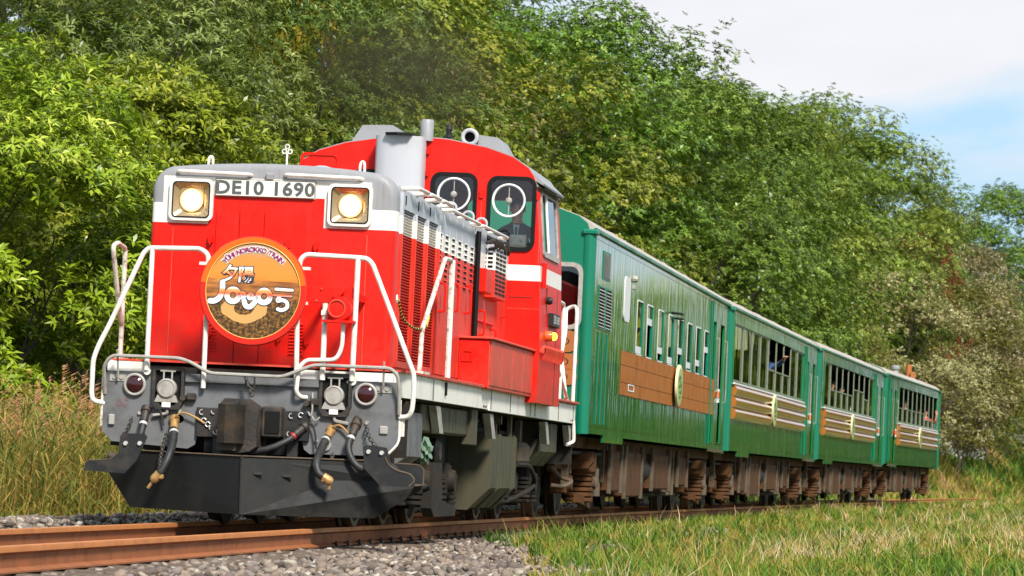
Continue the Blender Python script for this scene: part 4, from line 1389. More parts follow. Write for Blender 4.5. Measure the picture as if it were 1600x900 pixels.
P_('step_edge', MB().tube(rnd_path([(1.22, .14, .575), (1.42, .14, .57), (1.465, .14, .54), (1.465, .14, .41)], .03), .007, 6), 'dusty', stl)
mb = MB()
for x, z in ((1.05, .66), (1.16, .655)):
    mb.lathe([(.022, 0), (.018, -.02)], (x, -.212, z), 1, 6)
P_('step_bolts', mb, 'ring', stl)

# --- wheels
def wheelset(v, parent, R=.43, mat_='wheel'):
    w = mk('wheelset', MB().tube([(-.53, v, R), (.53, v, R)], .07, 10), 'bogie', parent)
    for sgn in (-1, 1):
        x = sgn*.535
        prof = [(.10, 0), (.10, -.03), (R-.10, -.01), (R-.05, -.03), (R+.028, -.03), (R+.028, .0), (R, .012), (R-.006, .10), (R-.05, .10), (R-.08, .06), (.14, .06), (.12, .10), (0.001, .10)]
        mb = MB()
        prof = [(r_, h*sgn) for r_, h in prof]
        mb.lathe(prof, (x-sgn*.0, v, R), 0, 28, closed_ends=False)
        mk('wheel', mb, 'tyre' if 0 else mat_, w)
    return w


for v in (1.75, 3.35, 4.95, 9.7, 11.5):
    wheelset(v, loco)

# --- bogie frames, springs, tanks and brackets under the right side (mirrored on the left)
def coil(mb, c, r, h, turns=4, w=.022):
    pts = [(c[0]+r*math.cos(2*PI*t/10), c[1]+r*math.sin(2*PI*t/10), c[2]+h*t/(10*turns)) for t in range(10*turns+1)]
    return mb.tube(pts, w, 6)


def bogie_side(sgn, a, b, wheels):
    x0, x1 = sgn*.74, sgn*.86
    bf = P_('bogie_frame', MB().prism([(a, .52), (a+.1, .80), (a+.5, .86), (b-.5, .86), (b-.1, .80), (b, .52), (b-.3, .44), (b-.5, .60), (a+.5, .60), (a+.3, .44)], 0, x0, x1), 'bogie')
    for v in wheels:
        P_('axle_box', MB().box(sgn*.78, sgn*1.0, v-.17, v+.17, .28, .60, ch=.03).lathe([(.12, 0), (.10, sgn*.06)], (sgn*1.0, v, .43), 0, 16), 'bogie', bf)
        mb = MB()
        for dv in (-.32, .32):
            for k in range(5):
                mb.lathe([(.07, 0), (.10, .012), (.10, .035), (.07, .047)], (sgn*.93, v+dv, .20+k*.05), 2, 12)
            mb.lathe([(.11, 0), (.11, .03)], (sgn*.93, v+dv, .46), 2, 12)
        P_('axle_spring', mb, 'bogie', bf)
        P_('brake_gear', MB().box(sgn*.60, sgn*.80, v+.44, v+.52, .16, .66, ch=.01).box(sgn*.60, sgn*.70, v-.52, v-.46, .18, .56), 'bogie', bf)
    return bf


for sgn in (1, -1):
    bogie_side(sgn, 1.1, 5.6, (1.75, 3.35, 4.95))
    bogie_side(sgn, 9.1, 12.1, (9.7, 11.5))
    P_('snow_guard_hanger', MB().prism([(.40, 1.10), (.40, .46), (.55, .40), (.75, .55), (.75, 1.10)], 0, sgn*1.08, sgn*1.12).prism([(-.02+sgn*1.12, .62), (sgn*1.27, .62), (sgn*1.27, 1.10), (sgn*1.12, 1.10)], 1, .40, .43), 'bogie')
    P_('sand_box', MB().prism([(sgn*.98, .50), (sgn*1.18, .64), (sgn*1.18, 1.02), (sgn*.98, 1.04)], 1, 1.05, 1.85), 'beam' if sgn > 0 else 'bogie')
    P_('front_tank', MB().box(sgn*.85, sgn*1.16, 1.95, 5.3, .86, 1.12, ch=.02), 'olive')
    P_('tank_end_strap', MB().box(sgn*1.10, sgn*1.20, 4.9, 5.32, .78, 1.13, ch=.008), 'olive')
    # steps hung from the sill
    for y in (2.4, 6.05, 10.7, 13.0):
        P_('footstep', MB().prism([(y-.16, 1.10), (y+.10, 1.10), (y+.36, .86), (y+.12, .86)], 0, sgn*1.17, sgn*1.24), 'pipe')
    # big olive tank with bevelled bottom and two straps
    prof = [(.66, .16), (.96, .16), (1.165, .37), (1.165, .90), (.66, .90)]
    P_('fuel_tank', MB().prism([(sgn*a, b) for a, b in prof], 1, 6.55, 8.75), 'olive')
    pr2 = [(.66, .145), (.968, .145), (1.18, .364), (1.18, .915), (.66, .915)]
    for y in (6.52, 7.2, 8.35):
        P_('tank_strap', MB().prism([(sgn*a, b) for a, b in pr2], 1, y, y+.12), 'olive')
    P_('tank_hanger', MB().box(sgn*1.12, sgn*1.16, 7.0, 7.12, .90, 1.13).box(sgn*1.12, sgn*1.16, 8.2, 8.32, .90, 1.13).lathe([(.05, 0), (.05, sgn*.05)], (sgn*1.16, 7.06, 1.06), 0, 10), 'dusty')
    P_('rear_tank', MB().prism([(sgn*.8, .62), (sgn*1.0, .62), (sgn*1.14, .78), (sgn*1.14, 1.10), (sgn*.8, 1.10)], 1, 10.9, 12.6), 'olive')
    P_('small_reservoir', MB().box(sgn*.95, sgn*1.12, 9.5, 10.3, .62, .86, ch=.04).box(sgn*1.0, sgn*1.06, 9.8, 10.0, .86, 1.1), 'dusty')
    P_('brake_rod', MB().tube(smooth_path([(sgn*1.1, 9.3, .62), (sgn*1.12, 10.3, .60), (sgn*1.10, 10.9, .40), (sgn*1.0, 9.6, .24), (sgn*.9, 8.9, .22)], 5), .028, 8), 'bogie')
    P_('diagonal_brace', MB().tube([(sgn*1.1, 2.6, .92), (sgn*1.12, 3.9, 1.12)], .025, 6).tube([(sgn*1.1, 5.3, .92), (sgn*1.12, 6.5, 1.12)], .02, 6).tube([(sgn*1.1, 10.3, .72), (sgn*1.12, 11.5, 1.12)], .025, 6), 'dusty')
    P_('cast_bracket', MB().prism([(3.3, .60), (3.3, .18), (3.5, .10), (4.9, .10), (4.9, .20), (4.0, .24), (3.9, .60)], 0, sgn*.98, sgn*1.08), 'bogie')
    mb = MB()
    for y, z in ((2.75, .72), (3.9, .70)):
        mb.lathe([(.11, 0), (.13, sgn*.05), (.13, sgn*.12), (.08, sgn*.16)], (sgn*.90, y, z), 0, 14)
    P_('damper', mb, 'grease')
    mb = MB()
    for y in (2.55, 5.6, 9.3, 10.9, 12.3):
        mb.prism([(sgn*.545, .02), (sgn*.60, .18), (sgn*.49, .18)], 1, y, y+.02)
    P_('wheel_guard', mb, 'dusty')
    mb = MB().tube([(sgn*.9, .5, .95), (sgn*.9, 12.9, .95)], .03, 8).tube([(sgn*.8, .9, .30), (sgn*.8, 5.4, .28)], .025, 8)
    for y in (1.2, 2.6, 4.1, 5.9, 9.0, 10.6, 12.2):
        mb.box(sgn*.86, sgn*.94, y-.02, y+.02, .93, 1.14)
    P_('brake_pipe', mb, 'bogie')
P_('transmission', MB().box(-.75, .75, 5.7, 9.0, .30, 1.1, ch=.05).box(-.7, .7, .4, 13.0, .62, 1.1), 'dark')
rag = MB()
random.seed(5)
bm = bmesh.new()
bmesh.ops.create_icosphere(bm, subdivisions=3, radius=1)
for q_ in bm.verts:
    k = 1+.25*math.sin(q_.co.z*9+q_.co.x*7)+random.uniform(-.12, .12)
    q_.co = Vector((1.14+q_.co.x*.06*k, 2.35+q_.co.y*.16*k, .70+q_.co.z*.11*k))
rag.bm(bm)
M['greenrag'] = simple('grey_green_weathered_plastic', (.14, .22, .15), .5, var=.5, nscale=30)
tag(mk('plastic_bag', rag, 'greenrag', None, smooth=0), 'crumpled grey-green plastic sheet caught under the front of the locomotive', 'plastic bag').matrix_world = loco.matrix_world.copy()
P_('rear_coupling', MB().box(-.15, .15, 13.2, 13.75, .72, .98, ch=.03), 'grease')
P_('headstock_rear', MB().box(-1.25, 1.25, 13.2, 13.25, .65, 1.33), 'bogie')
mb = MB().tube(smooth_path([(1.0, 13.3, .62), (1.1, 13.5, .50), (1.22, 13.6, .46), (1.15, 13.5, .40), (1.0, 13.4, .40)], 5), .025, 8)
P_('rear_hose', mb, 'dusty')

# --- black and yellow rope hanging from the handrail
rope = smooth_path([(1.215, -.05, 1.93), (1.222, .15, 1.80), (1.228, .70, 1.735), (1.232, 1.35, 1.76), (1.236, 1.60, 1.90), (1.238, 1.70, 2.05), (1.234, 1.66, 2.12)], 10)
rp = mk('safety_rope', MB().tube(rope[:44], .010, 6), 'rubber')
tag(rp, 'black and yellow safety rope slung between two handrails of the locomotive', 'rope')
rp.matrix_world = loco.matrix_world.copy()
ty = MB()
for k in range(0, 44, 2):
    ty.tube([rope[k], rope[k]*.6+rope[k+1]*.4], .0115, 6)
ty.ring((1.236, 1.45, 1.80), 0, .03, .010, 12, 6).tube([(1.236, 1.40, 1.78), (1.238, 1.52, 1.86)], .016, 6)
mk('yellow_marking', ty, 'yellow', rp)
mk('rope_hook', MB().ring((1.205, -.06, 1.94), 0, .03, .007, 12, 5), 'chipped_white', rp)

# --- the round head board
hbd = empty('round_headboard', 'round orange board with a sunset picture and the train name on the locomotive front', 'sign')
hbd.matrix_world = loco.matrix_world.copy()
BX, BZ, BV, BR = 0.0, 1.955, -.13, .452
mk('rim', MB().lathe([(BR-.04, 0), (BR-.035, -.012), (BR, -.008), (BR+.006, .005), (BR, .03), (BR-.3, .03)], (BX, BV, BZ), 1, 64), ['rim_red', 'rim_orange'], hbd)
bpic = mk('picture', MB().add([(a, BV-.002, b) for a, b in circ(BX, BZ, BR-.038, 64)], [tuple(range(64))]), 'picture', hbd)
mk('rim_face', plate(circ(BX, BZ, BR-.003, 64), [circ(BX, BZ, BR-.052, 64)], .003, front(BV-.009)), 'rim_orange', hbd)
mk('gold_line', MB().ring((BX, BV-.011, BZ), 1, BR-.052, .0035, 64, 5), 'gold', hbd)
# printed rim turns red low down: a second, slightly raised segment
seg_o = [(BX+(BR-.004)*math.cos(a), BZ+(BR-.004)*math.sin(a)) for a in np.linspace(math.radians(172), math.radians(368), 48)]
seg_i = [(BX+(BR-.050)*math.cos(a), BZ+(BR-.050)*math.sin(a)) for a in np.linspace(math.radians(368), math.radians(172), 48)]
mk('rim_lower_half', plate(seg_o+seg_i, (), .001, front(BV-.0122)), 'rim_red', hbd)


def bpx(x, y):
    """pixels of the enlarged board picture -> board plane"""
    s_ = .452/84/4.5
    return (BX+(x-430)*s_, BZ-(y-430)*s_-(x-430)*s_*.0)


mp = lambda a, b, t: (a, BV-.004-t, b)
# name round the top
word = 'YŪHI NOROKKO TRAIN'
tx_b, tx_f = MB(), MB()
tot = math.radians(93)
wd = {'I': .45, ' ': .55, 'N': 1.05, 'O': 1.1, 'K': 1.0, 'R': 1.0, 'M': 1.2}
ws = [wd.get(c, .95) for c in word]
acc, W_ = 0, sum(ws)
for c, w_ in zip(word, ws):
    a = PI/2+tot/2-tot*(acc+w_/2)/W_+math.radians(1.5)
    acc += w_
    if c == ' ':
        continue
    R_ = .345
    rot = a-PI/2
    px_, pz_ = BX+R_*math.cos(a), BZ+R_*math.sin(a)
    def mpc(x, y, t, px_=px_, pz_=pz_, rot=rot):
        return (px_+x*math.cos(rot)-y*math.sin(rot), BV-.004-t, pz_+x*math.sin(rot)+y*math.cos(rot))
    text_mb(c, .056, mpc, .001, .0080, tx_b)
    text_mb(c, .056, mpc, .005, .0016, tx_f)
mk('name_outline', tx_b, 'lipwhite', hbd)
mk('name_lettering', tx_f, 'magenta', hbd)
# big Japanese logo
L_o, L_w = MB(), MB()
for txt, x, y, sz in (('夕', 264, 322, .150), ('陽', 376, 326, .140)):
    c = bpx(x, y)
    mpt = lambda a, b, t, c=c: (c[0]+a, BV-.004-t, c[1]+b)
    text_mb(txt, sz, mpt, .001, .011, L_o)
    text_mb(txt, sz, mpt, .004, .0035, L_w)


def stroke(pts, w, closed=False, sm=True):
    p2 = [bpx(*p_) for p_ in pts]
    if sm:
        p2 = [(q_.x, q_.y) for q_ in smooth_path([(a, b, 0) for a, b in p2], 5)]
    ribbon(L_o, p2, w+.013, mp, .001)
    ribbon(L_w, p2, w, mp, .0025)


def loop_(cx_, cy_, rx, ry, w):
    p2 = [bpx(cx_+rx*math.cos(t), cy_+ry*math.sin(t)) for t in np.linspace(0, 2*PI, 25)]
    ribbon(L_o, p2, w+.013, mp, .0012)
    ribbon(L_w, p2, w, mp, .0027)


stroke([(212, 378), (212, 430), (196, 482), (160, 508), (130, 510)], .046)
loop_(290, 466, 42, 42, .046)
stroke([(370, 500), (385, 535), (415, 540), (445, 510), (452, 480)], .042)
loop_(358, 462, 20, 20, .018)
loop_(414, 468, 20, 20, .018)
for cx_, cy_ in ((358, 462), (414, 468)):
    c = bpx(cx_, cy_)
    L_w.add([(a, BV-.0066, b) for a, b in circ(c[0], c[1], .020, 14)], [tuple(range(14))])
    c = bpx(cx_+3, cy_-2)
    L_o.add([(a, BV-.0071, b) for a, b in circ(c[0], c[1], .007, 12)], [tuple(range(12))])
loop_(510, 466, 42, 42, .046)
stroke([(592, 412), (708, 416)], .026, sm=False)
stroke([(578, 452), (705, 456)], .018, sm=False)
stroke([(622, 458), (606, 492), (640, 486), (672, 500), (676, 535), (640, 556), (612, 550)], .030)
mk('logo_outline', L_o, 'navy', hbd, fixn=False)
mk('logo', L_w, 'logo', hbd, fixn=False)
# ------------------------------------------------------------------ people


def person(label, cloth, mat4, yaw=0.0, pose='sit', hair='hair', arm=None, group=None, reach=1.0):
    """one continuous skinned body (skin + clothes by region), with hair and eyes as children; local -y is forward"""
    root = empty('person', label, 'person', group)
    root.matrix_world = mat4 @ Matrix.Rotation(yaw, 4, 'Z')
    V_, E_, R_ = [], [], []
    def v(p_, r, parent=None):
        V_.append(p_); R_.append(r)
        if parent is not None: E_.append((parent, len(V_)-1))
        return len(V_)-1
    pel = v((0, 0, .10), (.15, .12))
    ab = v((0, 0, .28), (.145, .11), pel)
    ch = v((0, -.01, .44), (.165, .115), ab)
    nb = v((0, -.01, .56), (.10, .08), ch)
    nk = v((0, -.015, .64), (.052, .055), nb)
    jaw = v((0, -.035, .70), (.060, .070), nk)
    md = v((0, -.02, .765), (.074, .088), jaw)
    tp = v((0, -.01, .83), (.062, .075), md)
    for s_ in (-1, 1):
        sh = v((s_*.175, 0, .52), (.062, .062), nb)
        if arm and s_ == arm[0]:
            pts = arm[1]
        else:
            pts = [(s_*.23, -.06*reach, .30), (s_*.20, -.28*reach, .26-.1*(1-reach)), (s_*.19, -.34*reach, .26-.14*(1-reach))]
        el = v(pts[0], (.045, .045), sh)
        wr = v(pts[1], (.029, .029), el)
        d = (Vector(pts[2])-Vector(pts[1])).normalized()
        pm = v(tuple(Vector(pts[1])+d*.06), (.034, .020), wr)
        sd_ = d.cross(Vector((0, 0, 1))).normalized()
        if sd_.length < .1: sd_ = Vector((1, 0, 0))
        for j, (o_, l_) in enumerate(((-.030, .070), (-.011, .082), (.010, .078), (.028, .062))):
            b_ = Vector(V_[pm])+sd_*o_+d*.03
            k1 = v(tuple(b_), (.010, .010), pm)
            v(tuple(b_+d*l_*.6+Vector((0, 0, -.004))), (.0085, .0085), k1)
            v(tuple(b_+d*l_+Vector((0, 0, -.014))), (.007, .007), len(V_)-1)
        t1 = v(tuple(Vector(pts[1])+d*.03-sd_*.035), (.011, .011), wr)
        v(tuple(Vector(pts[1])+d*.07-sd_*.055), (.009, .009), t1)
        if pose == 'sit':
            hp = v((s_*.09, -.05, .06), (.085, .085), pel)
            kn = v((s_*.11, -.44, .06), (.058, .058), hp)
            an = v((s_*.11, -.46, -.34), (.040, .040), kn)
            v((s_*.11, -.60, -.38), (.035, .028), an)
        else:
            hp = v((s_*.09, 0, -.02), (.085, .085), pel)
            kn = v((s_*.10, -.01, -.42), (.058, .058), hp)
            an = v((s_*.10, 0, -.80), (.040, .040), kn)
            v((s_*.10, -.14, -.83), (.035, .028), an)
    me = bpy.data.meshes.new('skeleton')
    me.from_pydata(V_, E_, [])
    ob = bpy.data.objects.new('skeleton', me)
    COL.objects.link(ob)
    sk = ob.modifiers.new('skin', 'SKIN')
    sk.use_smooth_shade = True
    for i, q_ in enumerate(me.skin_vertices[0].data):
        q_.radius = R_[i]
        q_.use_root = (i == 0)
    ob.modifiers.new('sub', 'SUBSURF').levels = 1
    dg = bpy.context.evaluated_depsgraph_get()
    m2 = bpy.data.meshes.new_from_object(ob.evaluated_get(dg))
    bpy.data.objects.remove(ob)
    bpy.data.meshes.remove(me)
    m2.name = 'body'
    m2.materials.clear()
    m2.materials.append(M['skin'])
    m2.materials.append(M[cloth])
    hands = [Vector(p_) for p_ in (([arm[1][1]] if arm else [])+[(.20, -.28, .26), (-.20, -.28, .26)])]
    nosev = Vector((0, -.105, .755))
    for q_ in m2.vertices:
        w_ = math.exp(-((q_.co.x/.018)**2+((q_.co.z-.757)/.026)**2))
        if q_.co.y < -.04 and q_.co.z > .70: q_.co.y -= .022*w_
    for f_ in m2.polygons:
        c = f_.center
        skin = c.z > .625 or any((c-h_).length < .16 and (c-h_).length < 9 and c.y < h_.y+.05 for h_ in hands[-2:]) or (arm and any((c-Vector(q_)).length < .17 for q_ in arm[1][1:]))
        f_.material_index = 0 if skin else 1
        f_.use_smooth = True
    b = bpy.data.objects.new('body', m2)
    COL.objects.link(b)
    b.parent = root
    hb = MB()
    bm = bmesh.new()
    bmesh.ops.create_uvsphere(bm, u_segments=16, v_segments=10, radius=1)
    dele = [q_ for q_ in bm.verts if (q_.co.z < -.15 and q_.co.y < .1) or q_.co.z < -.6 or (q_.co.y < -.62 and q_.co.z < .45)]
    bmesh.ops.delete(bm, geom=dele, context='VERTS')
    for q_ in bm.verts:
        q_.co = Vector((q_.co.x*.086, -.008+q_.co.y*.102, .79+q_.co.z*.095))
    hb.bm(bm)
    mk('hair', hb, hair, root, fixn=False)
    ey = MB()
    for s_ in (-1, 1):
        ey.lathe([(.010, 0), (.008, -.006), (.001, -.008)], (s_*.028, -.100, .775), 1, 8)
        ey.box(s_*.028-.016, s_*.028+.016, -.106, -.098, .795, .800)
    mk('eyes', ey, 'hair', root)
    mo = MB().box(-.022, .022, -.100, -.092, .712, .717)
    mk('mouth', mo, 'redfit', root)
    er = MB()
    for s_ in (-1, 1):
        er.lathe([(.022, 0), (.018, s_*.012)], (s_*.072, -.005, .762), 0, 10)
    mk('ears', er, 'skin', root)
    return root


drv = person('train driver in dark uniform and pale shirt behind the right cab window of the locomotive', 'suit', loco.matrix_world @ Matrix.Translation((1.07, 8.70, 2.53)), 0.05, pose='stand', reach=.35)
mk('shirt', MB().prism([(-.035, .60), (.035, .60), (.012, .44), (-.012, .44)], 1, -.135, -.118), 'shirt', drv)
mk('necktie', MB().prism([(-.012, .575), (.012, .575), (.010, .45), (0, .44), (-.010, .45)], 1, -.142, -.136), 'suit', drv)
mk('cap_peak', MB().box(-.06, .06, -.12, -.09, .83, .84, ch=.004), 'hair', drv)

# ------------------------------------------------------------------ coaches
CW, ZT, ZB = 1.341, 3.41, 1.0
SIDE_OUT = side(CW)


def coach_root(i, label, dz=0.0):
    r = empty('passenger_coach', label, 'railway coach', 'green passenger coaches of the train')
    r.matrix_world = rigid(13.76+20*i, 19.5, dz)
    return r


def window_pane_set(root, v0, v1, z0, z1, sash=None, opened=False, name='window'):
    f = mk(name, plate(rr(v0-.015, z0-.015, v1+.015, z1+.015, .05), [rr(v0+.005, z0+.005, v1-.005, z1-.005, .04)], .012, lambda a, b, t: (CW-.008+t, a, b)), 'blind', root)
    zz = z1 if sash is None else z1
    lo = z0 if not opened else sash
    mk('pane', plate([(v0, lo), (v1, lo), (v1, z1), (v0, z1)], (), .006, lambda a, b, t: (CW-.016+t, a, b)), 'glass', f)
    if sash is not None:
        mk('sash', MB().box(CW-.022, CW-.006, v0+.01, v1-.01, sash-.045, sash+.045), 'blind', f)
    mk('jamb', MB().box(CW-.03, CW+.006, v1-.03, v1-.0, z0, z1), 'teal', f)
    return f


def emblem(root, v, z):
    e = mk('emblem', MB().lathe([(1, .0), (1, .03), (.97, .036)], (0, 0, 0), 0, 40), 'cream', root, label='oval cream and green emblem')
    me = e.data
    for q_ in me.vertices:
        q_.co = Vector((CW+.055+q_.co.x, v+q_.co.y*.40, z+q_.co.z*.30))
    k = mk('emblem_field', MB().add([(CW+.0935, v+a, z+b) for a, b in circ(0, 0, .34, 36, .25)], [tuple(range(36))]), 'emgreen', e)
    mb = MB()
    for (a, b, r1, r2) in ((-.02, .11, .10, .035), (.06, .03, .06, .05), (-.10, -.02, .12, .03), (.04, -.10, .16, .03), (.0, -.17, .10, .02), (-.16, .08, .05, .05), (.18, -.02, .05, .06)):
        mb.add([(CW+.0945, v+a+p_[0], z+b+p_[1]) for p_ in circ(0, 0, r1, 14, r2)], [tuple(range(14))])
    mk('emblem_print', mb, 'dkgreen', e)
    mk('emblem_stand', MB().box(CW, CW+.06, v-.1, v+.1, z-.1, z+.1), 'black', e)
    return e


def coach_bogie(root, vc):
    for sgn in (1, -1):
        fr = mk('bogie_frame', MB().prism([(vc-1.5, .62), (vc-1.3, .74), (vc-.5, .74), (vc-.35, .56), (vc+.35, .56), (vc+.5, .74), (vc+1.3, .74), (vc+1.5, .62), (vc+1.3, .55), (vc+.6, .55), (vc+.4, .38), (vc-.4, .38), (vc-.6, .55), (vc-1.3, .55)], 0, sgn*.80, sgn*.90), 'brown_frame', root)
        mb = MB()
        for dv in (-.0,):
            for k in range(6):
                mb.lathe([(.155, 0), (.185, .015), (.185, .045), (.155, .06)], (sgn*1.02, vc+dv, .20+k*.063), 2, 16)
            mb.lathe([(.20, 0), (.215, .02), (.215, .24), (.17, .27)], (sgn*1.02, vc+dv, .56), 2, 18)
        mk('bolster_spring', mb, 'brown_frame', fr)
        mk('spring_bracket', MB().prism([(sgn*.84, .70), (sgn*1.24, .70), (sgn*1.18, .62), (sgn*.84, .58)], 1, vc-.42, vc-.24).prism([(vc-.6, .20), (vc+.5, .12), (vc+1.1, .50), (vc+1.1, .66), (vc+.9, .62), (vc+.4, .26), (vc-.6, .30)], 0, sgn*1.04, sgn*1.12), 'brown_frame', fr)
        mk('damper', MB().lathe([(.05, 0), (.05, .16), (.03, .17), (.03, .34)], (sgn*1.2, vc+.34, .28), 2, 12).lathe([(.08, 0), (.09, sgn*.04), (.05, sgn*.07)], (sgn*1.16, vc+.34, .44), 0, 12), 'dusty', fr)
        for dv in (-1.05, 1.05):
            mk('axle_box', MB().box(sgn*.80, sgn*1.02, vc+dv-.14, vc+dv+.14, .30, .60, ch=.02).lathe([(.11, 0), (.09, sgn*.05)], (sgn*1.02, vc+dv, .43), 0, 14), 'brown_frame', fr)
    for dv in (-1.05, 1.05):
        wheelset(vc+dv, root)


def make_coach(i, label, kind, dz=0.0):
    R = coach_root(i, label, dz)
    K = lambda name, mb, mats, **k: mk(name, mb, mats, R, **k)
    rev = (kind == 'rear')
    if kind == 'panel':
        wins = [(a, a+.72, 2.14, 2.835) for a in (5.14, 6.42, 7.90, 9.34, 10.78, 12.22, 13.64, 15.04)]
        doors = [(16.45, 17.15), (17.9, 18.65)]
        band_ = (3.45, 16.95)
    else:
        if rev:
            band_, doors = (4.15, 18.35), [(1.25, 1.9), (2.6, 3.3)]
            nb_ = 9
        else:
            band_, doors = (.58, 15.62) if i == 1 else (1.2, 15.75), [(16.35, 17.0), (18.0, 18.7)]
            nb_ = 9
        st_ = (band_[1]-band_[0])/nb_
        bays = [(band_[0]+k*st_, band_[0]+(k+1)*st_) for k in range(nb_)]
        wins = [(band_[0], band_[1], 2.20, 3.18)]
    # right side with window and door openings
    out = [(.08, 1.03), (1.9, 1.03), (1.92, .94), (4.05, .94), (4.07, 1.02), (17.4, 1.02), (17.42, .97), (19.42, .97), (19.42, ZT), (.08, ZT)]
    holes = [rr(a, c, b, d, .04) if kind == 'panel' else [(a, c), (b, c), (b, d), (a, d)] for a, b, c, d in wins]
    holes += [[(a, 1.10), (b, 1.10), (b, 3.05), (a, 3.05)] for a, b in doors]
    # several upright sheets so the pressed steel shows its joints
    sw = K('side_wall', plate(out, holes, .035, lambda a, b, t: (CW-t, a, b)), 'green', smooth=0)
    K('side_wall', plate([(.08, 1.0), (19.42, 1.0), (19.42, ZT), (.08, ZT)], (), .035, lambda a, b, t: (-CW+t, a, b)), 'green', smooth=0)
    # ends
    endp = [(-1.27, 1.0), (1.27, 1.0), (1.30, 3.38), (1.26, 3.50), (1.16, 3.58), (.9, 3.67), (.5, 3.75), (0, 3.78), (-.5, 3.75), (-.9, 3.67), (-1.16, 3.58), (-1.26, 3.50), (-1.30, 3.38)]
    if i == 0:
        ew = K('end_wall', plate(endp, [rr(.45, 2.28, 1.20, 2.99, .10)], .05, lambda a, b, t: (a, .02+t, b)), 'teal')
        w = mk('end_window', plate(rr(.41, 2.24, 1.235, 3.03, .12), [rr(.46, 2.29, 1.185, 2.98, .09)], .03, front(.02)), 'pipe', R)
        mk('pane', plate(rr(.44, 2.27, 1.21, 3.0, .10), (), .006, front(.03)), 'side_glass', w)
        for j, z in enumerate((2.10, 1.86, 1.68)):
            hh_ = (.13, .095, .095)[j]
            pn = mk('end_log', plate(rr(.15, z-hh_, 1.21, z+hh_, hh_*.95, 6), (), .02, front(.02)), 'orange', R)
            mk('end_ring', MB().ring((0, 0, 0), 1, .75, .03, 24, 5), 'seal', pn)
            for q_ in pn.children[0].data.vertices:
                q_.co = Vector((.95+q_.co.x*.20, -.002+q_.co.y*.1, z+q_.co.z*.08))
    else:
        K('end_wall', plate(endp, (), .05, lambda a, b, t: (a, .02+t, b)), 'teal')
    K('end_wall', plate(endp, (), .05, lambda a, b, t: (a, 19.43+t, b)), 'teal')
    for v in (.075, 19.425):
        K('corner_post', MB().lathe([(.085, 0), (.085, 2.36)], (1.285, v, 1.02), 2, 12).box(1.2, 1.39, v-.10, v+.10, 3.36, 3.43, ch=.02), 'teal')
        K('corner_post', MB().lathe([(.085, 0), (.085, 2.36)], (-1.285, v, 1.02), 2, 12), 'teal')
    for v, s_ in ((0, -1), (19.5, 1)):
        K('gangway', MB().box(-.50, .50, v-.12 if s_ < 0 else v-.02, v+.02 if s_ < 0 else v+.12, 1.05, 3.15, ch=.03), 'seal')
    # roof
    arc = [(1.335, 3.43), (1.30, 3.50), (1.20, 3.575), (.95, 3.665), (.5, 3.75), (0, 3.785)]
    arc = arc+[(-a, b) for a, b in arc[-2::-1]]
    rf = K('roof', MB().prism(arc, 1, .05, 19.45), 'roof', smooth=50)
    K('gutter', MB().box(1.335, 1.375, .05, 19.45, 3.405, 3.45, ch=.006).box(-1.375, -1.335, .05, 19.45, 3.405, 3.45), 'teal')
    mb = MB()
    for k in range(1, 6):
        mb.prism([(a*1.004, b+.008) for a, b in arc]+[(a*.99, b-.02) for a, b in arc[::-1]], 1, k*3.25-.02, k*3.25+.02)
    mk('roof_seam', mb, 'roof', rf, kind='stuff')
    for y in (4, 9.8, 15.6):
        mk('roof_ventilator', MB().prism([(-.3, 3.76), (-.22, 3.86), (.22, 3.86), (.3, 3.76)], 1, y, y+.7), 'roof', rf)
    # inside
    K('floor', MB().box(-1.28, 1.28, .1, 19.4, 1.12, 1.18), 'dark')
    K('lining', MB().box(-1.30, -1.27, .1, 19.4, 1.18, 3.40).box(-1.28, 1.28, .1, 19.4, 3.36, 3.40), 'ply')
    for a in (5.4, 6.9, 8.4, 9.9, 11.4, 12.9, 14.4):
        K('seat', MB().box(.42, 1.24, a, a+.42, 1.55, 1.65, ch=.02).box(.42, 1.24, a+.38, a+.48, 1.55, 2.25, ch=.02).box(.5, 1.2, a+.1, a+.3, 1.18, 1.55), 'seat')
    # doors
    for a, b in doors:
        d = K('door', plate([(a, 1.10), (b, 1.10), (b, 3.05), (a, 3.05)], [rr(a+.10, 2.0, b-.10, 2.85, .05)], .03, lambda x, y, t: (CW-.10+t, x, y)), 'teal')
        mk('pane', plate(rr(a+.09, 1.99, b-.09, 2.86, .05), (), .006, lambda x, y, t: (CW-.09+t, x, y)), 'glass', d)
        mk('door_trim', plate(rr(a+.07, 1.97, b-.07, 2.88, .06), [rr(a+.11, 2.01, b-.11, 2.84, .05)], .008, lambda x, y, t: (CW-.068+t, x, y)), 'lipwhite', d)
        mk('grab_rail', MB().tube(rnd_path([(CW, b+.10, 2.80), (CW+.045, b+.10, 2.80), (CW+.045, b+.10, 1.80), (CW, b+.10, 1.80)], .03), .008, 6), 'pipe', d)
        mk('door_step', MB().box(CW-.02, CW+.05, a, b, .98, 1.02), 'dusty', d)
    da = doors[0][1] if not rev else doors[1][0]
    K('side_lamp', MB().box(CW, CW+.05, da+.34, da+.46, 1.84, 1.96, ch=.015), 'amber_glass')
    K('destination_tag', MB().box(CW, CW+.02, da+.62, da+.78, 1.78, 2.0), 'lipwhite')
    K('cable_conduit', MB().tube([(CW+.02, doors[0][0]-.25, 1.1), (CW+.02, doors[0][0]-.25, 3.35)], .018, 6), 'teal')
    mb = MB()
    for z in (1.12, 3.34):
        mb.box(CW, CW+.006, .2, 19.3, z, z+.018)
    K('rib', mb, 'green')
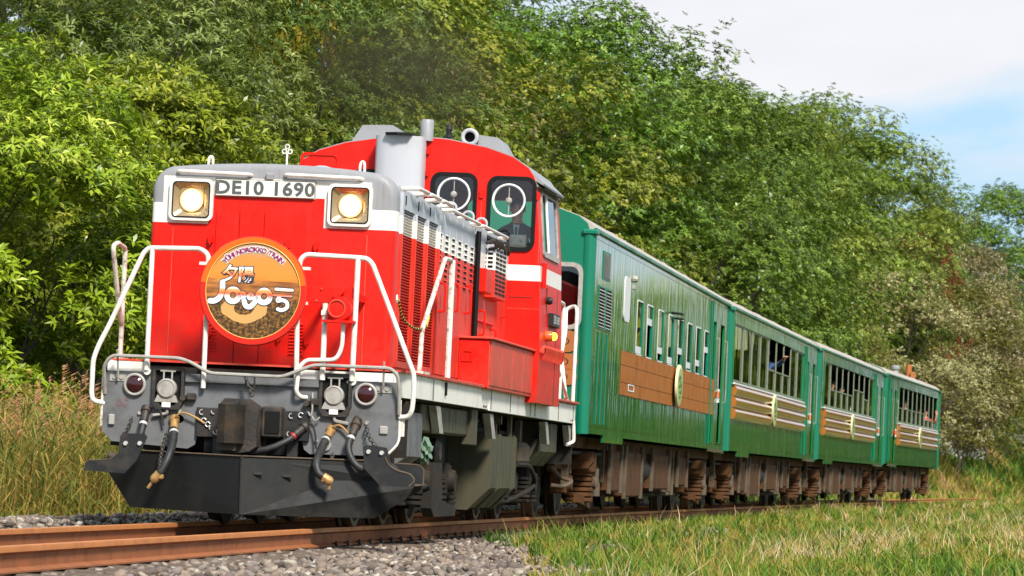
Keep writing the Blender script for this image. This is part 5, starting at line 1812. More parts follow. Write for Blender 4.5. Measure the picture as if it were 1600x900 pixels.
    if kind == 'panel':
        sash = {0: (2.20, False), 1: (2.62, True), 2: (2.29, True), 3: (2.20, False), 4: (2.38, True), 5: (2.22, False), 6: (2.30, True), 7: (2.55, True)}
        for j, w_ in enumerate(wins):
            window_pane_set(R, *w_, sash=sash[j][0], opened=sash[j][1])
        # brown boarding in three rows
        n = 10
        st_ = (band_[1]-band_[0])/n
        for r_, (z0, z1) in enumerate(((1.565, 1.720), (1.728, 1.940), (1.948, 2.125))):
            for k in range(n):
                K('wood_panel', MB().box(CW+.002, CW+.012, band_[0]+k*st_+.006, band_[0]+(k+1)*st_-.006, z0, z1), 'wood')
        K('panel_backing', MB().box(CW+.0005, CW+.004, band_[0], band_[1], 1.56, 2.13), 'grease')
        K('small_white_frame', plate(rr(4.3, 1.63, 5.0, 1.72, .01), [rr(4.34, 1.645, 4.96, 1.705, .01)], .004, lambda a, b, t: (CW+.013+t, a, b)), 'lipwhite')
        emblem(R, 10.45, 1.865)
        # louvres
        for (a, b, z0, z1, n_) in ((1.05, 1.78, 2.90, 3.24, 14), (.68, 1.36, 2.29, 2.81, 12), (1.42, 2.08, 2.29, 2.81, 12)):
            lv = K('louvre_panel', plate([(a, z0), (b, z0), (b, z1), (a, z1)], [[(a+.06, z0+.02), (b-.06, z0+.02), (b-.06, z1-.02), (a+.06, z1-.02)]], .012, side(CW)), 'teal')
            mk('louvre_opening', MB().box(CW+.001, CW+.003, a+.05, b-.05, z0+.01, z1-.01), 'seal', lv)
            mb = MB()
            for k in range(n_):
                z = z0+.025+k*(z1-z0-.05)/n_
                mb.prism([(CW+.003, z+.018), (CW+.022, z), (CW+.022, z+.006), (CW+.003, z+.022)], 1, a+.055, b-.055)
            mk('slats', mb, 'pipe', lv, kind='stuff')
        for y in (.9, 1.35, 1.8):
            K('vertical_channel', MB().box(CW, CW+.012, y-.05, y+.05, 1.15, 2.26, ch=.004), 'teal')
        K('frosted_window', plate(rr(3.50, 2.50, 4.15, 3.07, .10), (), .012, side(CW)), 'blind')
        K('side_light', MB().lathe([(.05, 0), (.04, .06)], (CW, 4.5, 3.08), 0, 10).box(CW, CW+.04, 4.40, 4.56, 2.95, 3.0), 'pipe')
        K('side_horn', MB().tube([(CW, 9.8, 2.88), (CW+.08, 10.0, 2.88), (CW+.08, 10.5, 2.89)], .018, 8).tube([(CW, 10.2, 2.82), (CW+.07, 10.7, 2.83)], .016, 8), 'seal')
    else:
        # window band: glass bays between mullions
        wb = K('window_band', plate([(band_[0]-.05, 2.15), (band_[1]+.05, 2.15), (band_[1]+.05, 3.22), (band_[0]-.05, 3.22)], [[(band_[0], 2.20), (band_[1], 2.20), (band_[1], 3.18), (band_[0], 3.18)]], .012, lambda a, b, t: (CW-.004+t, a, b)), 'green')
        opened = {1: {4: 1, 5: 1, 6: 1}, 2: {1: 1, 2: 1, 3: 1, 4: 1, 5: 2, 6: 2, 7: 1}, 3: {0: 1, 1: 1, 2: 1, 3: 1, 4: 1, 5: 1, 6: 3, 7: 3, 8: 3}}[i]
        for j, (a, b) in enumerate(bays):
            o_ = opened.get(j, 0)
            top = 3.18 if not o_ else (2.62 if o_ == 1 else 2.78 if o_ == 2 else 2.45)
            f = K('window', MB().box(CW-.03, CW-.01, a+.03, b-.03, 2.20, 2.24).box(CW-.03, CW-.006, a+.03, b-.03, top-.025, top), 'mull')
            mk('pane', plate([(a+.02, 2.22), (b-.02, 2.22), (b-.02, top-.01), (a+.02, top-.01)], (), .006, lambda x, y, t: (CW-.03+t, x, y)), 'glass', f)
            if j:
                K('mullion', MB().box(CW-.022, CW+.002, a-.032, a+.032, 2.20, 3.18), 'mull')
        K('sill', MB().box(CW, CW+.04, band_[0]-.05, band_[1]+.08, 2.155, 2.185), 'blind')
        mid = (band_[0]+band_[1])/2 if i != 3 else 11.2
        for r_ in range(3):
            z = 2.055-r_*.197
            for a, b in ((band_[0], mid-.10), (mid+.10, band_[1]+.05)):
                mb = MB()
                nn = 10
                prof = [(CW+.075*math.sin(PI*k/nn), z+.096*math.cos(PI*k/nn)) for k in range(nn+1)]
                mb.prism(prof, 1, a, b)
                lg = K('log', mb, ['log', 'wood'], smooth=60)
                for f_ in lg.data.polygons:
                    f_.material_index = 1 if abs(f_.normal.y) > .9 else 0
        emblem(R, mid, 1.86)
    # underframe equipment
    mb = MB().box(-1.1, 1.1, .3, 19.2, .86, 1.0)
    K('underframe', mb, 'brown_frame')
    rnd = random.Random(40+i)
    coach_bogie(R, 2.2)
    coach_bogie(R, 17.2)
    for (a, b, z0, x1, m_) in ((4.3, 5.7, .33, 1.18, 'brown_frame'), (5.9, 8.1, .26, 1.20, 'brown_frame'), (8.4, 9.3, .45, 1.10, 'bogie'), (9.6, 12.2, .36, 1.18, 'brown_frame'), (12.6, 13.3, .30, 1.12, 'dusty'), (13.6, 15.2, .42, 1.16, 'brown_frame')):
        for sgn in (1, -1):
            bx_ = K('equipment_box', MB().box(sgn*.45, sgn*(x1-.03), a, b, z0, .86, ch=.02), m_)
            mk('box_edge', MB().box(sgn*(x1-.05), sgn*x1, a-.01, a+.12, z0-.03, .95, ch=.01).box(sgn*(x1-.05), sgn*x1, b-.10, b+.01, z0-.03, .95, ch=.01), 'dusty', bx_)
    for y in (4.2, 8.25, 12.4, 15.4, .5, 18.9):
        K('hanger', MB().box(1.02, 1.10, y-.05, y+.05, .45 if 4 < y < 16 else .40, 1.0).tube([(1.05, y+.2, .95), (1.08, y+.32, .55)], .02, 6), 'dusty')
    K('air_pipe', MB().tube([(1.05, .3, .80), (1.05, 19.2, .80)], .025, 6).tube([(.9, 4.2, .28), (.9, 15.3, .28)], .03, 6), 'bogie')
    K('air_reservoir', MB().lathe([(.05, 0), (.17, .05), (.17, 1.1), (.05, 1.15)], (1.0, 8.3, .62), 1, 14), 'bogie')
    K('coupling', MB().box(-.14, .14, -.24, .3, .74, .98, ch=.02).box(-.14, .14, 19.3, 19.73, .74, .98, ch=.02), 'grease')
    return R


C1 = make_coach(0, 'first green coach behind the locomotive, with brown boarded panel and eight narrow windows', 'panel')
C2 = make_coach(1, 'second green coach, log cladding, a passenger reaching an arm out of its open windows', 'log')
C3 = make_coach(2, 'third green coach, log cladding and a row of half-open dark windows', 'log', .02)
C4 = make_coach(3, 'last green coach of the train, with a stove pipe on the roof', 'rear', .06)
mk('stove_pipe', MB().lathe([(.10, 0), (.10, .22), (.14, .23), (.14, .30), (.09, .34)], (.34, 14.3, 3.72), 2, 14), 'grey', C4)
mk('stove_pipe', MB().lathe([(.09, 0), (.09, .42)], (.80, 13.6, 3.66), 2, 14).box(.86, 1.0, 13.4, 13.7, 3.60, 3.86, ch=.02), 'orange', C4)
for (c, v, x, z, cloth, yaw, arm, lab) in (
    (C1, 6.85, 1.00, 1.58, 'cloth_white', .0, None, 'passenger with a bare face leaning at the second window of the first coach'),
    (C2, 10.2, 1.02, 2.22, 'cloth_blue', 0, (1, [(.34, -.18, .62), (.42, -.46, .70), (.43, -.6, .71)]), 'passenger pointing a bare arm out of an open window of the second coach'),
    (C2, 11.5, 1.02, 2.0, 'cloth_red', 0, None, 'passenger in a red top at the third open window of the second coach'),
    (C3, 4.7, 1.06, 2.0, 'cloth_white', 0, None, 'passenger at the second open window of the third coach'),
    (C3, 6.3, 1.06, 2.0, 'cloth_blue', 0, None, 'passenger in blue at the third open window of the third coach'),
    (C3, 8.9, 1.06, 1.96, 'cloth_white', 0, None, 'passenger in white at the middle window of the third coach'),
    (C4, 9.4, 1.06, 2.05, 'cloth_blue', 0, None, 'passenger in blue at a front window of the last coach'),
    (C4, 15.6, 1.0, 1.95, 'cloth_white', 0, None, 'passenger in a white top near the rear window of the last coach'),
    (C4, 17.6, 1.04, 1.95, 'cloth_red', 0, (1, [(.32, -.16, .46), (.36, -.26, .70), (.36, -.27, .82)]), 'passenger in red raising a hand at the rearmost window of the last coach')):
    person(lab, cloth, c.matrix_world @ Matrix.Translation((x, v, z)), yaw, arm=arm, pose='sit' if z < 1.7 else 'stand')
# ------------------------------------------------------------------ track
def tp_np(s, o, z):
    """numpy: track coordinates (along, offset to the right, height) -> world, with the cant near the rails"""
    x, y, a = track_np(s)
    c = CANT
    o = o+0*np.asarray(x)
    z = z+0*np.asarray(x)
    uu = o*math.cos(c)+z*math.sin(c)
    zz = z*math.cos(c)-o*math.sin(c)
    return np.stack([x+uu*np.cos(a), y-uu*np.sin(a), zz], -1)


def tp_flat(s, o, z):
    x, y, a = track_np(s)
    return np.stack([x+o*np.cos(a), y-o*np.sin(a), z+0*x], -1)


permanent_way = empty('railway_track', 'single curved railway track of rusty rails', None, kind='structure')
prof = [(-.032, 0.0), (.032, 0.0), (.034, -.012), (.034, -.034), (.009, -.050), (.009, -.125), (.064, -.142), (.064, -.153), (-.064, -.153), (-.064, -.142), (-.009, -.125), (-.009, -.050), (-.034, -.034), (-.034, -.012)]
ss = np.arange(-30, 230, 1.0)
for sgn in (-1, 1):
    V_ = []
    for s_ in ss:
        for (a, b) in prof:
            V_.append(tp_np(np.array([s_]), sgn*.565+a, b)[0])
    n = len(prof)
    F_ = [(i*n+j, i*n+(j+1) % n, (i+1)*n+(j+1) % n, (i+1)*n+j) for i in range(len(ss)-1) for j in range(n)]
    mi = [1 if (f_[0] % n) in (0, 1, 2, 12, 13) else 0 for f_ in F_]
    mb = MB()
    mb.v, mb.f, mb.mi = [tuple(q_) for q_ in V_], F_, mi
    mk('rail', mb, ['rail', 'railhead'], permanent_way, smooth=30)
slm = MB().box(-1.02, 1.02, -.10, .10, -.29, -.157, ch=.01)
sl0 = mk('sleeper', slm, 'sleeper', permanent_way)
clipm = MB().prism([(.02, -.139), (.070, -.150), (.09, -.158), (.085, -.135), (.06, -.122), (.035, -.128)], 1, -.030, .030).lathe([(.014, 0), (.012, .025)], (.068, 0, -.135), 2, 6)
cl0 = mk('rail_clip', clipm, 'grease', permanent_way)
first = True
for k in range(130):
    s_ = -14+k*.62
    mt_ = frame_matrix(*track(float(s_)))
    if k == 0:
        sl0.matrix_local = mt_
    else:
        share(sl0, permanent_way).matrix_local = mt_
    for o_ in (.565, -.565):
        for sg in (1, -1):
            if o_ < 0 and sg < 0: continue
            if k > 95 or k < 24: continue
            mm = mt_ @ Matrix.Translation((o_, 0, 0)) @ Matrix.Scale(sg, 4, (1, 0, 0))
            c_ = cl0 if (k == 24 and o_ > 0 and sg > 0) else share(cl0, permanent_way)
            c_.matrix_local = mm

# ------------------------------------------------------------------ terrain


def noise2(x, y, seed=0):
    r = np.random.RandomState(seed)
    t = 0
    for k in range(6):
        a, b, c_, d_ = r.uniform(-1, 1, 2).tolist()+r.uniform(0, 6.28, 2).tolist()
        f = .12*1.7**k
        t = t+np.sin(x*f*(1+a*.4)+y*f*b+c_)*np.sin(y*f*(1-a*.3)-x*f*a+d_)/(1.35**k)
    return t/3


def ground_z(s, o):
    """height of the ground beside the track"""
    o = np.asarray(o, float)
    s = np.asarray(s, float)
    rightside_far = np.interp(s, [78, 112], [0, .75])*np.interp(o, [1.6, 4.5], [0, 1])
    bed = -.215-o*math.sin(CANT)
    rightside = np.interp(o, [0, 1.6, 3.0, 4.5, 7, 9.5, 12, 15, 20, 60], [0, -.02, -.12, -.12, -.02, .12, .25, .4, .6, 1.2])
    # ballast is deeper near the camera, grass climbs to the rail further on
    rise = np.interp(s, [0, 12, 30, 60], [0, .05, .09, .11])*np.interp(o, [0, 1.2, 2.0, 6], [0, 0, 1, 1])
    leftside = np.interp(-o, [0, 1.0, 1.7, 2.5, 3.4, 5, 9, 30], [0, 0, .15, .15, -.12, -.26, -.1, 3.2])+np.interp(-o, [30, 60], [0, 7])
    leftside = leftside+np.interp(s, [98, 136], [0, 1])*np.interp(-o, [2.2, 5.2, 12], [0, 3.3, 3.7])
    z = np.where(o >= 0, bed*np.where(o > 3, 0, 1)+np.where(o > 3, -.215-3*math.sin(CANT), 0)+rightside+rise+rightside_far, bed*0-.215+leftside+np.minimum(-o, 1.7)*math.sin(CANT))
    far = np.clip((np.abs(o)-2.5)/4, 0, 1)
    return z+noise2(s, o, 3)*.10*far


sg_ = np.concatenate([np.arange(-60, 120, 1.0), np.arange(120, 401, 6.0)])
og = np.concatenate([[-60, -45, -35, -28, -22, -17, -13, -10, -8], np.arange(-6.5, -1.4, .5), np.arange(-1, 1.01, .5), np.arange(1.4, 9, .4), np.arange(9, 20, 1.0), [22, 26, 32, 40, 50, 60]])
SS, OO = np.meshgrid(sg_, og, indexing='ij')
ZZ = ground_z(SS, OO)
V_ = tp_flat(SS.ravel(), OO.ravel(), ZZ.ravel())
na, nb_ = SS.shape
idx = np.arange(na*nb_).reshape(na, nb_)
F_ = np.stack([idx[:-1, :-1].ravel(), idx[:-1, 1:].ravel(), idx[1:, 1:].ravel(), idx[1:, :-1].ravel()], -1)
g = bpy.data.objects.new('ground', mesh_np('ground', V_, F_, M['ground'], smooth=True))
COL.objects.link(g)
tag(g, 'grassy ground beside the track', None, kind='structure')
# the wide land out to the horizon, just below
r_ = 5500
fl = mk('plain', MB().add([(-r_, -r_, -1.2), (r_, -r_, -1.2), (r_, r_, -1.2), (-r_, r_, -1.2)], [(0, 1, 2, 3)]), 'ground', None, smooth=0)
tag(fl, 'flat land reaching to the horizon', None, kind='structure')

# ------------------------------------------------------------------ ballast
rng = np.random.RandomState(4)
PH = (1+5**.5)/2
ICO = np.array([(-1, PH, 0), (1, PH, 0), (-1, -PH, 0), (1, -PH, 0), (0, -1, PH), (0, 1, PH), (0, -1, -PH), (0, 1, -PH), (PH, 0, -1), (PH, 0, 1), (-PH, 0, -1), (-PH, 0, 1)])/1.902
ICF = np.array([(0, 11, 5), (0, 5, 1), (0, 1, 7), (0, 7, 10), (0, 10, 11), (1, 5, 9), (5, 11, 4), (11, 10, 2), (10, 7, 6), (7, 1, 8), (3, 9, 4), (3, 4, 2), (3, 2, 6), (3, 6, 8), (3, 8, 9), (4, 9, 5), (2, 4, 11), (6, 2, 10), (8, 6, 7), (9, 8, 1)])


def stones(pos, size, name):
    n = len(pos)
    J = rng.uniform(.62, 1.25, (n, 12, 1))
    sc_ = size[:, None, None]*np.stack([rng.uniform(.8, 1.35, n), rng.uniform(.75, 1.1, n), rng.uniform(.5, .85, n)], -1)[:, None, :]
    a = rng.uniform(0, 6.28, n)
    t = rng.uniform(-.6, .6, n)
    P0 = ICO[None]*J*sc_
    x = P0[..., 0]*np.cos(a)[:, None]-P0[..., 1]*np.sin(a)[:, None]
    y = P0[..., 0]*np.sin(a)[:, None]+P0[..., 1]*np.cos(a)[:, None]
    z = P0[..., 2]+x*np.sin(t)[:, None]
    V = np.stack([x, y, z], -1)+pos[:, None, :]
    F = ICF[None]+(np.arange(n)*12)[:, None, None]
    tint = np.repeat(np.clip(rng.normal(.55, .25, n), 0, 1), 12)
    return mesh_np(name, V.reshape(-1, 3), F.reshape(-1, 3), M['stone'], tint)


def scatter(s0, s1, o0, o1, n):
    return rng.uniform(s0, s1, n), rng.uniform(o0, o1, n)


ballast = empty('ballast_bed', 'grey crushed stone ballast round the rails', None, kind='structure')
S_, O_ = [], []
for (a, b, c_, d_, n) in ((-11, 6, .66, 4.2, 10500), (6, 24, .66, 2.3, 4200), (-11, 16, -3.1, -.66, 6000), (-11, 16, -.5, .5, 2200), (16, 60, -2.4, 1.9, 4000)):
    x, y = scatter(a, b, c_, d_, n)
    S_.append(x); O_.append(y)
S_, O_ = np.concatenate(S_), np.concatenate(O_)
keep = (np.abs(np.abs(O_)-.565) > .10) & ~((O_ > 2.3) & (rng.uniform(0, 1, len(O_)) < (O_-2.3)/2.0))
S_, O_ = S_[keep], O_[keep]
zt = ground_z(S_, O_)+rng.uniform(-.02, .035, len(S_))+np.where(np.abs(O_) < 1.1, .02, 0)
siz = rng.uniform(.024, .048, len(S_))*np.where(S_ > 16, 1.3, 1)
pos = tp_flat(S_, O_, zt)
bs = bpy.data.objects.new('stones', stones(pos, siz, 'stones'))
COL.objects.link(bs)
bs.parent = ballast
bs['kind'] = 'stuff'
# the nearest, largest stones one by one
var = []
for k in range(16):
    var.append(stones(np.zeros((1, 3)), np.array([1.0]), 'stone'))
s1, o1 = scatter(-8.5, 1.5, .74, 2.6, 290)
z1 = ground_z(s1, o1)+rng.uniform(.018, .045, 290)
p1 = tp_flat(s1, o1, z1)
for k in range(290):
    o = bpy.data.objects.new('stone', var[k % 16])
    COL.objects.link(o)
    o.parent = ballast
    o.location = p1[k]
    o.rotation_euler = (rng.uniform(-.4, .4), rng.uniform(-.4, .4), rng.uniform(0, 6.28))
    q_ = rng.uniform(.034, .056)
    o.scale = (q_, q_, q_)

# ------------------------------------------------------------------ grass, reeds
def blades(P0, h, w, lean, name, mat, tint, segs=2):
    """curved grass blades as tapering strips"""
    n = len(P0)
    a = rng.uniform(0, 2*PI, n)
    la = rng.uniform(0, 2*PI, n)
    dirw = np.stack([np.cos(a), np.sin(a), 0*a], -1)
    dl = np.stack([np.cos(la), np.sin(la), 0*la], -1)
    vs = []
    for k in range(segs+1):
        t = k/segs
        c = P0+np.array([0, 0, 1])*(h*(t-.25*t*t*lean))[:, None]+dl*(h*lean*t*t*.8)[:, None]
        ww = (w*(1-t**1.5))[:, None]
        if k < segs:
            vs += [c-dirw*ww, c+dirw*ww]
        else:
            vs += [c]
    V = np.stack(vs, 1)
    m_ = V.shape[1]
    base = (np.arange(n)*m_)[:, None]
    tris = []
    for k in range(segs-1):
        b = 2*k
        tris += [[b, b+1, b+3], [b, b+3, b+2]]
    b = 2*(segs-1)
    tris += [[b, b+1, b+2]]
    F = (base[:, None, :]+np.array(tris)[None]).reshape(-1, 3)
    tt = np.repeat(tint, m_)
    me = mesh_np(name, V.reshape(-1, 3), F, mat, tt)
    return me


def grass_patch(n, s0, s1, o0, o1, hmul=1.0, name='grass', gap=None, dens_pow=1.0):
    s = s0+(s1-s0)*rng.uniform(0, 1, n)**dens_pow
    o = rng.uniform(o0, o1, n)
    cl = noise2(s*3, o*5, 9)+noise2(s*9, o*11, 12)*.8
    k = cl+rng.normal(0, .35, n) > -.35
    if gap is not None:
        k &= gap(s, o)
    s, o, cl = s[k], o[k], cl[k]
    P = tp_flat(s, o, ground_z(s, o)-.01)
    h = (.04+.12*rng.uniform(0, 1, len(s))**1.6+.20*np.clip(cl, 0, 1)**1.3)*hmul
    tall = rng.uniform(0, 1, len(s)) < .07
    h = np.where(tall, h*1.5+.12, h)
    dry = np.clip(.46+.95*noise2(s*1.4, o*2.2, 21)+.55*noise2(s*6, o*8, 22)+rng.normal(0, .17, len(s)), 0, 1)
    dry = np.where(tall, np.clip(dry+.35, 0, 1), dry)
    w = np.where(tall, .0045, .0085)*np.interp(s, [-10, 20, 90], [1, 1.6, 3.0])
    return P, h, w, dry


def tufts(n, s0, s1, o0, o1, per=16, hm=1.0, gap=None):
    s = s0+(s1-s0)*rng.uniform(0, 1, n)**1.1
    o = rng.uniform(o0, o1, n)
    if gap is not None:
        k = gap(s, o)
        s, o = s[k], o[k]
    n = len(s)
    R_ = rng.uniform(.03, .11, n)
    ii = np.repeat(np.arange(n), per)
    a = rng.uniform(0, 6.28, n*per)
    q = R_[ii]*rng.uniform(0, 1, n*per)
    s2, o2 = s[ii]+q*np.sin(a), o[ii]+q*np.cos(a)
    P = tp_flat(s2, o2, ground_z(s2, o2)-.01)
    h = hm*(rng.uniform(.10, .26, n)[ii])*rng.uniform(.6, 1.15, n*per)
    t = np.clip(rng.uniform(.05, .75, n)[ii]+rng.normal(0, .10, n*per), 0, 1)
    w = .0095*np.interp(s2, [-10, 20, 90], [1, 1.5, 2.6])
    return P, h, w, t


parts = []
edge = lambda s, o: (o > np.interp(s, [-12, -3, 2, 8, 18, 40], [3.4, 2.9, 2.1, 1.25, .80, .75])+noise2(s*2.2, o*3, 5)*.5+noise2(s*9, o*14, 6)*.45)
parts.append(grass_patch(60000, -12, 18, .7, 9.5, 1.0, gap=edge))
parts.append(grass_patch(50000, 10, 60, .7, 13, 1.15, gap=edge, dens_pow=1.15))
parts.append(grass_patch(32000, 50, 125, .75, 22, 1.5, gap=edge))
parts.append(grass_patch(9000, -10, 10, .75, 3.4, .75, gap=lambda s, o: (noise2(s*4, o*9, 31)+.25*(o-2.2) > .50)))
parts.append(tufts(3600, -12, 40, 1.0, 11, 16, 1.0, edge))
parts.append(tufts(2200, 40, 115, 1.2, 16, 14, 1.5, edge))
P = np.concatenate([p_[0] for p_ in parts]); h = np.concatenate([p_[1] for p_ in parts])
w = np.concatenate([p_[2] for p_ in parts]); t = np.concatenate([p_[3] for p_ in parts])
gr = bpy.data.objects.new('grass', blades(P, h, w, rng.uniform(.2, 1.0, len(h)), 'grass', M['grass'], t))
COL.objects.link(gr)
tag(gr, 'short meadow grass, green with straw-coloured blades, on the near side of the track', 'grass', kind='stuff')
# grass beyond the rails, left bank
P, h, w, t = grass_patch(20000, -12, 110, -7.5, -2.75, 1.5)
P3, h3, w3, t3 = grass_patch(26000, 108, 190, -8, -1.2, 3.2)
P, h, w, t = np.concatenate([P, P3]), np.concatenate([h, h3]), np.concatenate([w, w3*1.5]), np.concatenate([t, t3])
P2, h2, w2, t2 = grass_patch(9000, -10, 20, -4.2, -2.7, 1.4)
gl_ = bpy.data.objects.new('grass', blades(np.concatenate([P, P2]), np.concatenate([h, h2]), np.concatenate([w, w2])*1.2, rng.uniform(.2, 1.0, len(h)+len(h2)), 'grass', M['grass'], np.clip(np.concatenate([t, t2])-.1, 0, 1)))
COL.objects.link(gl_)
tag(gl_, 'green grass along the far side of the ballast', 'grass', kind='stuff')

# reeds on the left: stems, long leaves, brown plumes
def reeds(n, s0, s1, o0, o1, hm, name, label):
    s = rng.uniform(s0, s1, n)
    o = rng.uniform(o0, o1, n)
    k = noise2(s*2.4, o*3, 44)+rng.normal(0, .4, n) > -.5
    s, o = s[k], o[k]
    n = len(s)
    z0 = ground_z(s, o)
    P0 = tp_flat(s, o, z0)
    H = hm*(.72+.28*rng.uniform(0, 1, n)+.10*noise2(s*1.5, o*2, 8))
    la = rng.uniform(0, 2*PI, n)*.5-.4
    dl = np.stack([np.cos(la), np.sin(la), 0*la], -1)
    bend = rng.uniform(.05, .28, n)
    Vs, Fs, T = [], [], []
    off = 0
    def put(me_v, me_f, tt):
        nonlocal off
        Vs.append(me_v); Fs.append(me_f+off); T.append(tt); off += len(me_v)
    # stem
    top = P0+np.array([0, 0, 1])*H[:, None]+dl*(H*bend)[:, None]
    a = rng.uniform(0, 2*PI, n)
    dw = np.stack([np.cos(a), np.sin(a), 0*a], -1)*.004
    V = np.stack([P0-dw, P0+dw, top], 1).reshape(-1, 3)
    put(V, np.arange(n*3).reshape(-1, 3), np.repeat(np.clip(rng.normal(.5, .15, n), 0, 1), 3))
    # leaves
    for j in range(7):
        t0 = rng.uniform(.08, .85, n)
        b = P0+(top-P0)*t0[:, None]
        a = rng.uniform(0, 2*PI, n)
        d = np.stack([np.cos(a), np.sin(a), 0*a], -1)
        L = rng.uniform(.28, .6, n)
        up = rng.uniform(.3, 1.0, n)
        m1 = b+d*(L*.45)[:, None]+np.array([0, 0, 1])*(L*.5*up)[:, None]
        tip = b+d*(L*.95)[:, None]+np.array([0, 0, 1])*(L*(.35*up-.1))[:, None]
        pw_ = np.stack([-d[:, 1], d[:, 0], 0*a], -1)*rng.uniform(.006, .011, n)[:, None]
        V = np.stack([b-pw_*.5, b+pw_*.5, m1-pw_, m1+pw_, tip], 1).reshape(-1, 3)
        base = (np.arange(n)*5)[:, None]
        F = (base[:, None, :]+np.array([[0, 1, 3], [0, 3, 2], [2, 3, 4]])[None]).reshape(-1, 3)
        dry = np.clip(.40+.28*noise2(s*1.2, o*2, 77)+rng.normal(0, .17, n)-t0*.05, 0, .72)
        put(V, F, np.repeat(dry, 5))
    # plumes
    kk = rng.uniform(0, 1, n) < .42
    tp_ = top[kk]
    m_ = len(tp_)
    for j in range(16):
        f_ = rng.uniform(0, 1, m_)
        b = tp_-np.array([0, 0, 1])*(f_*.26)[:, None]
        a = rng.uniform(0, 2*PI, m_)
        d = np.stack([np.cos(a), np.sin(a), 0*a], -1)
        L = rng.uniform(.04, .10, m_)*(.4+f_*.8)
        e = b+d*L[:, None]*.8+np.array([0, 0, 1])*(L*.7)[:, None]+dl[kk]*.05
        pw_ = np.stack([-d[:, 1], d[:, 0], 0*a], -1)*.006+np.array([0, 0, .004])
        V = np.stack([b-pw_, b+pw_, e], 1).reshape(-1, 3)
        put(V, np.arange(m_*3).reshape(-1, 3), np.repeat(np.clip(rng.normal(.88, .09, m_), .7, 1), 3))
    ob = bpy.data.objects.new(name, mesh_np(name, np.concatenate(Vs), np.concatenate(Fs), M['reed'], np.concatenate(T)))
    COL.objects.link(ob)
    tag(ob, label, 'reeds', kind='stuff')


reeds(5600, -14, 14, -6.6, -3.0, 1.72, 'reeds', 'tall reeds with brown plumes beside the track at the left of the photo')
reeds(2200, 14, 60, -5.6, -3.6, 1.1, 'reeds', 'lower reeds behind the train')

# white flowers and weeds on the far right bank
n = 2600
s = rng.uniform(120, 165, n); o = rng.uniform(-6.5, -3.8, n)
P = tp_flat(s, o, ground_z(s, o))
hh = rng.uniform(.35, .75, n)
mw = blades(P, hh, np.full(n, .012), rng.uniform(.1, .4, n), 'flower_stems', M['grass'], rng.uniform(.2, .6, n))
Pf = P+np.array([0, 0, 1])*(hh*.95)[:, None]
m_ = n*5
c = np.repeat(Pf, 5, 0)+rng.normal(0, .05, (m_, 3))
q1 = rng.normal(0, .028, (m_, 3)); q2 = rng.normal(0, .028, (m_, 3))
V = np.stack([c-q1, c+q2, c+q1*.3-q2], 1).reshape(-1, 3)
fo = bpy.data.objects.new('wild_flowers', mesh_np('wild_flowers', V, np.arange(m_*3).reshape(-1, 3), M['flower']))
COL.objects.link(fo)
tag(fo, 'white wild flowers on the grassy bank at the far right', 'flowers', kind='stuff')
so = bpy.data.objects.new('flower_stems', mw)
COL.objects.link(so)
so.parent = fo
so['kind'] = 'stuff'

# ------------------------------------------------------------------ trees


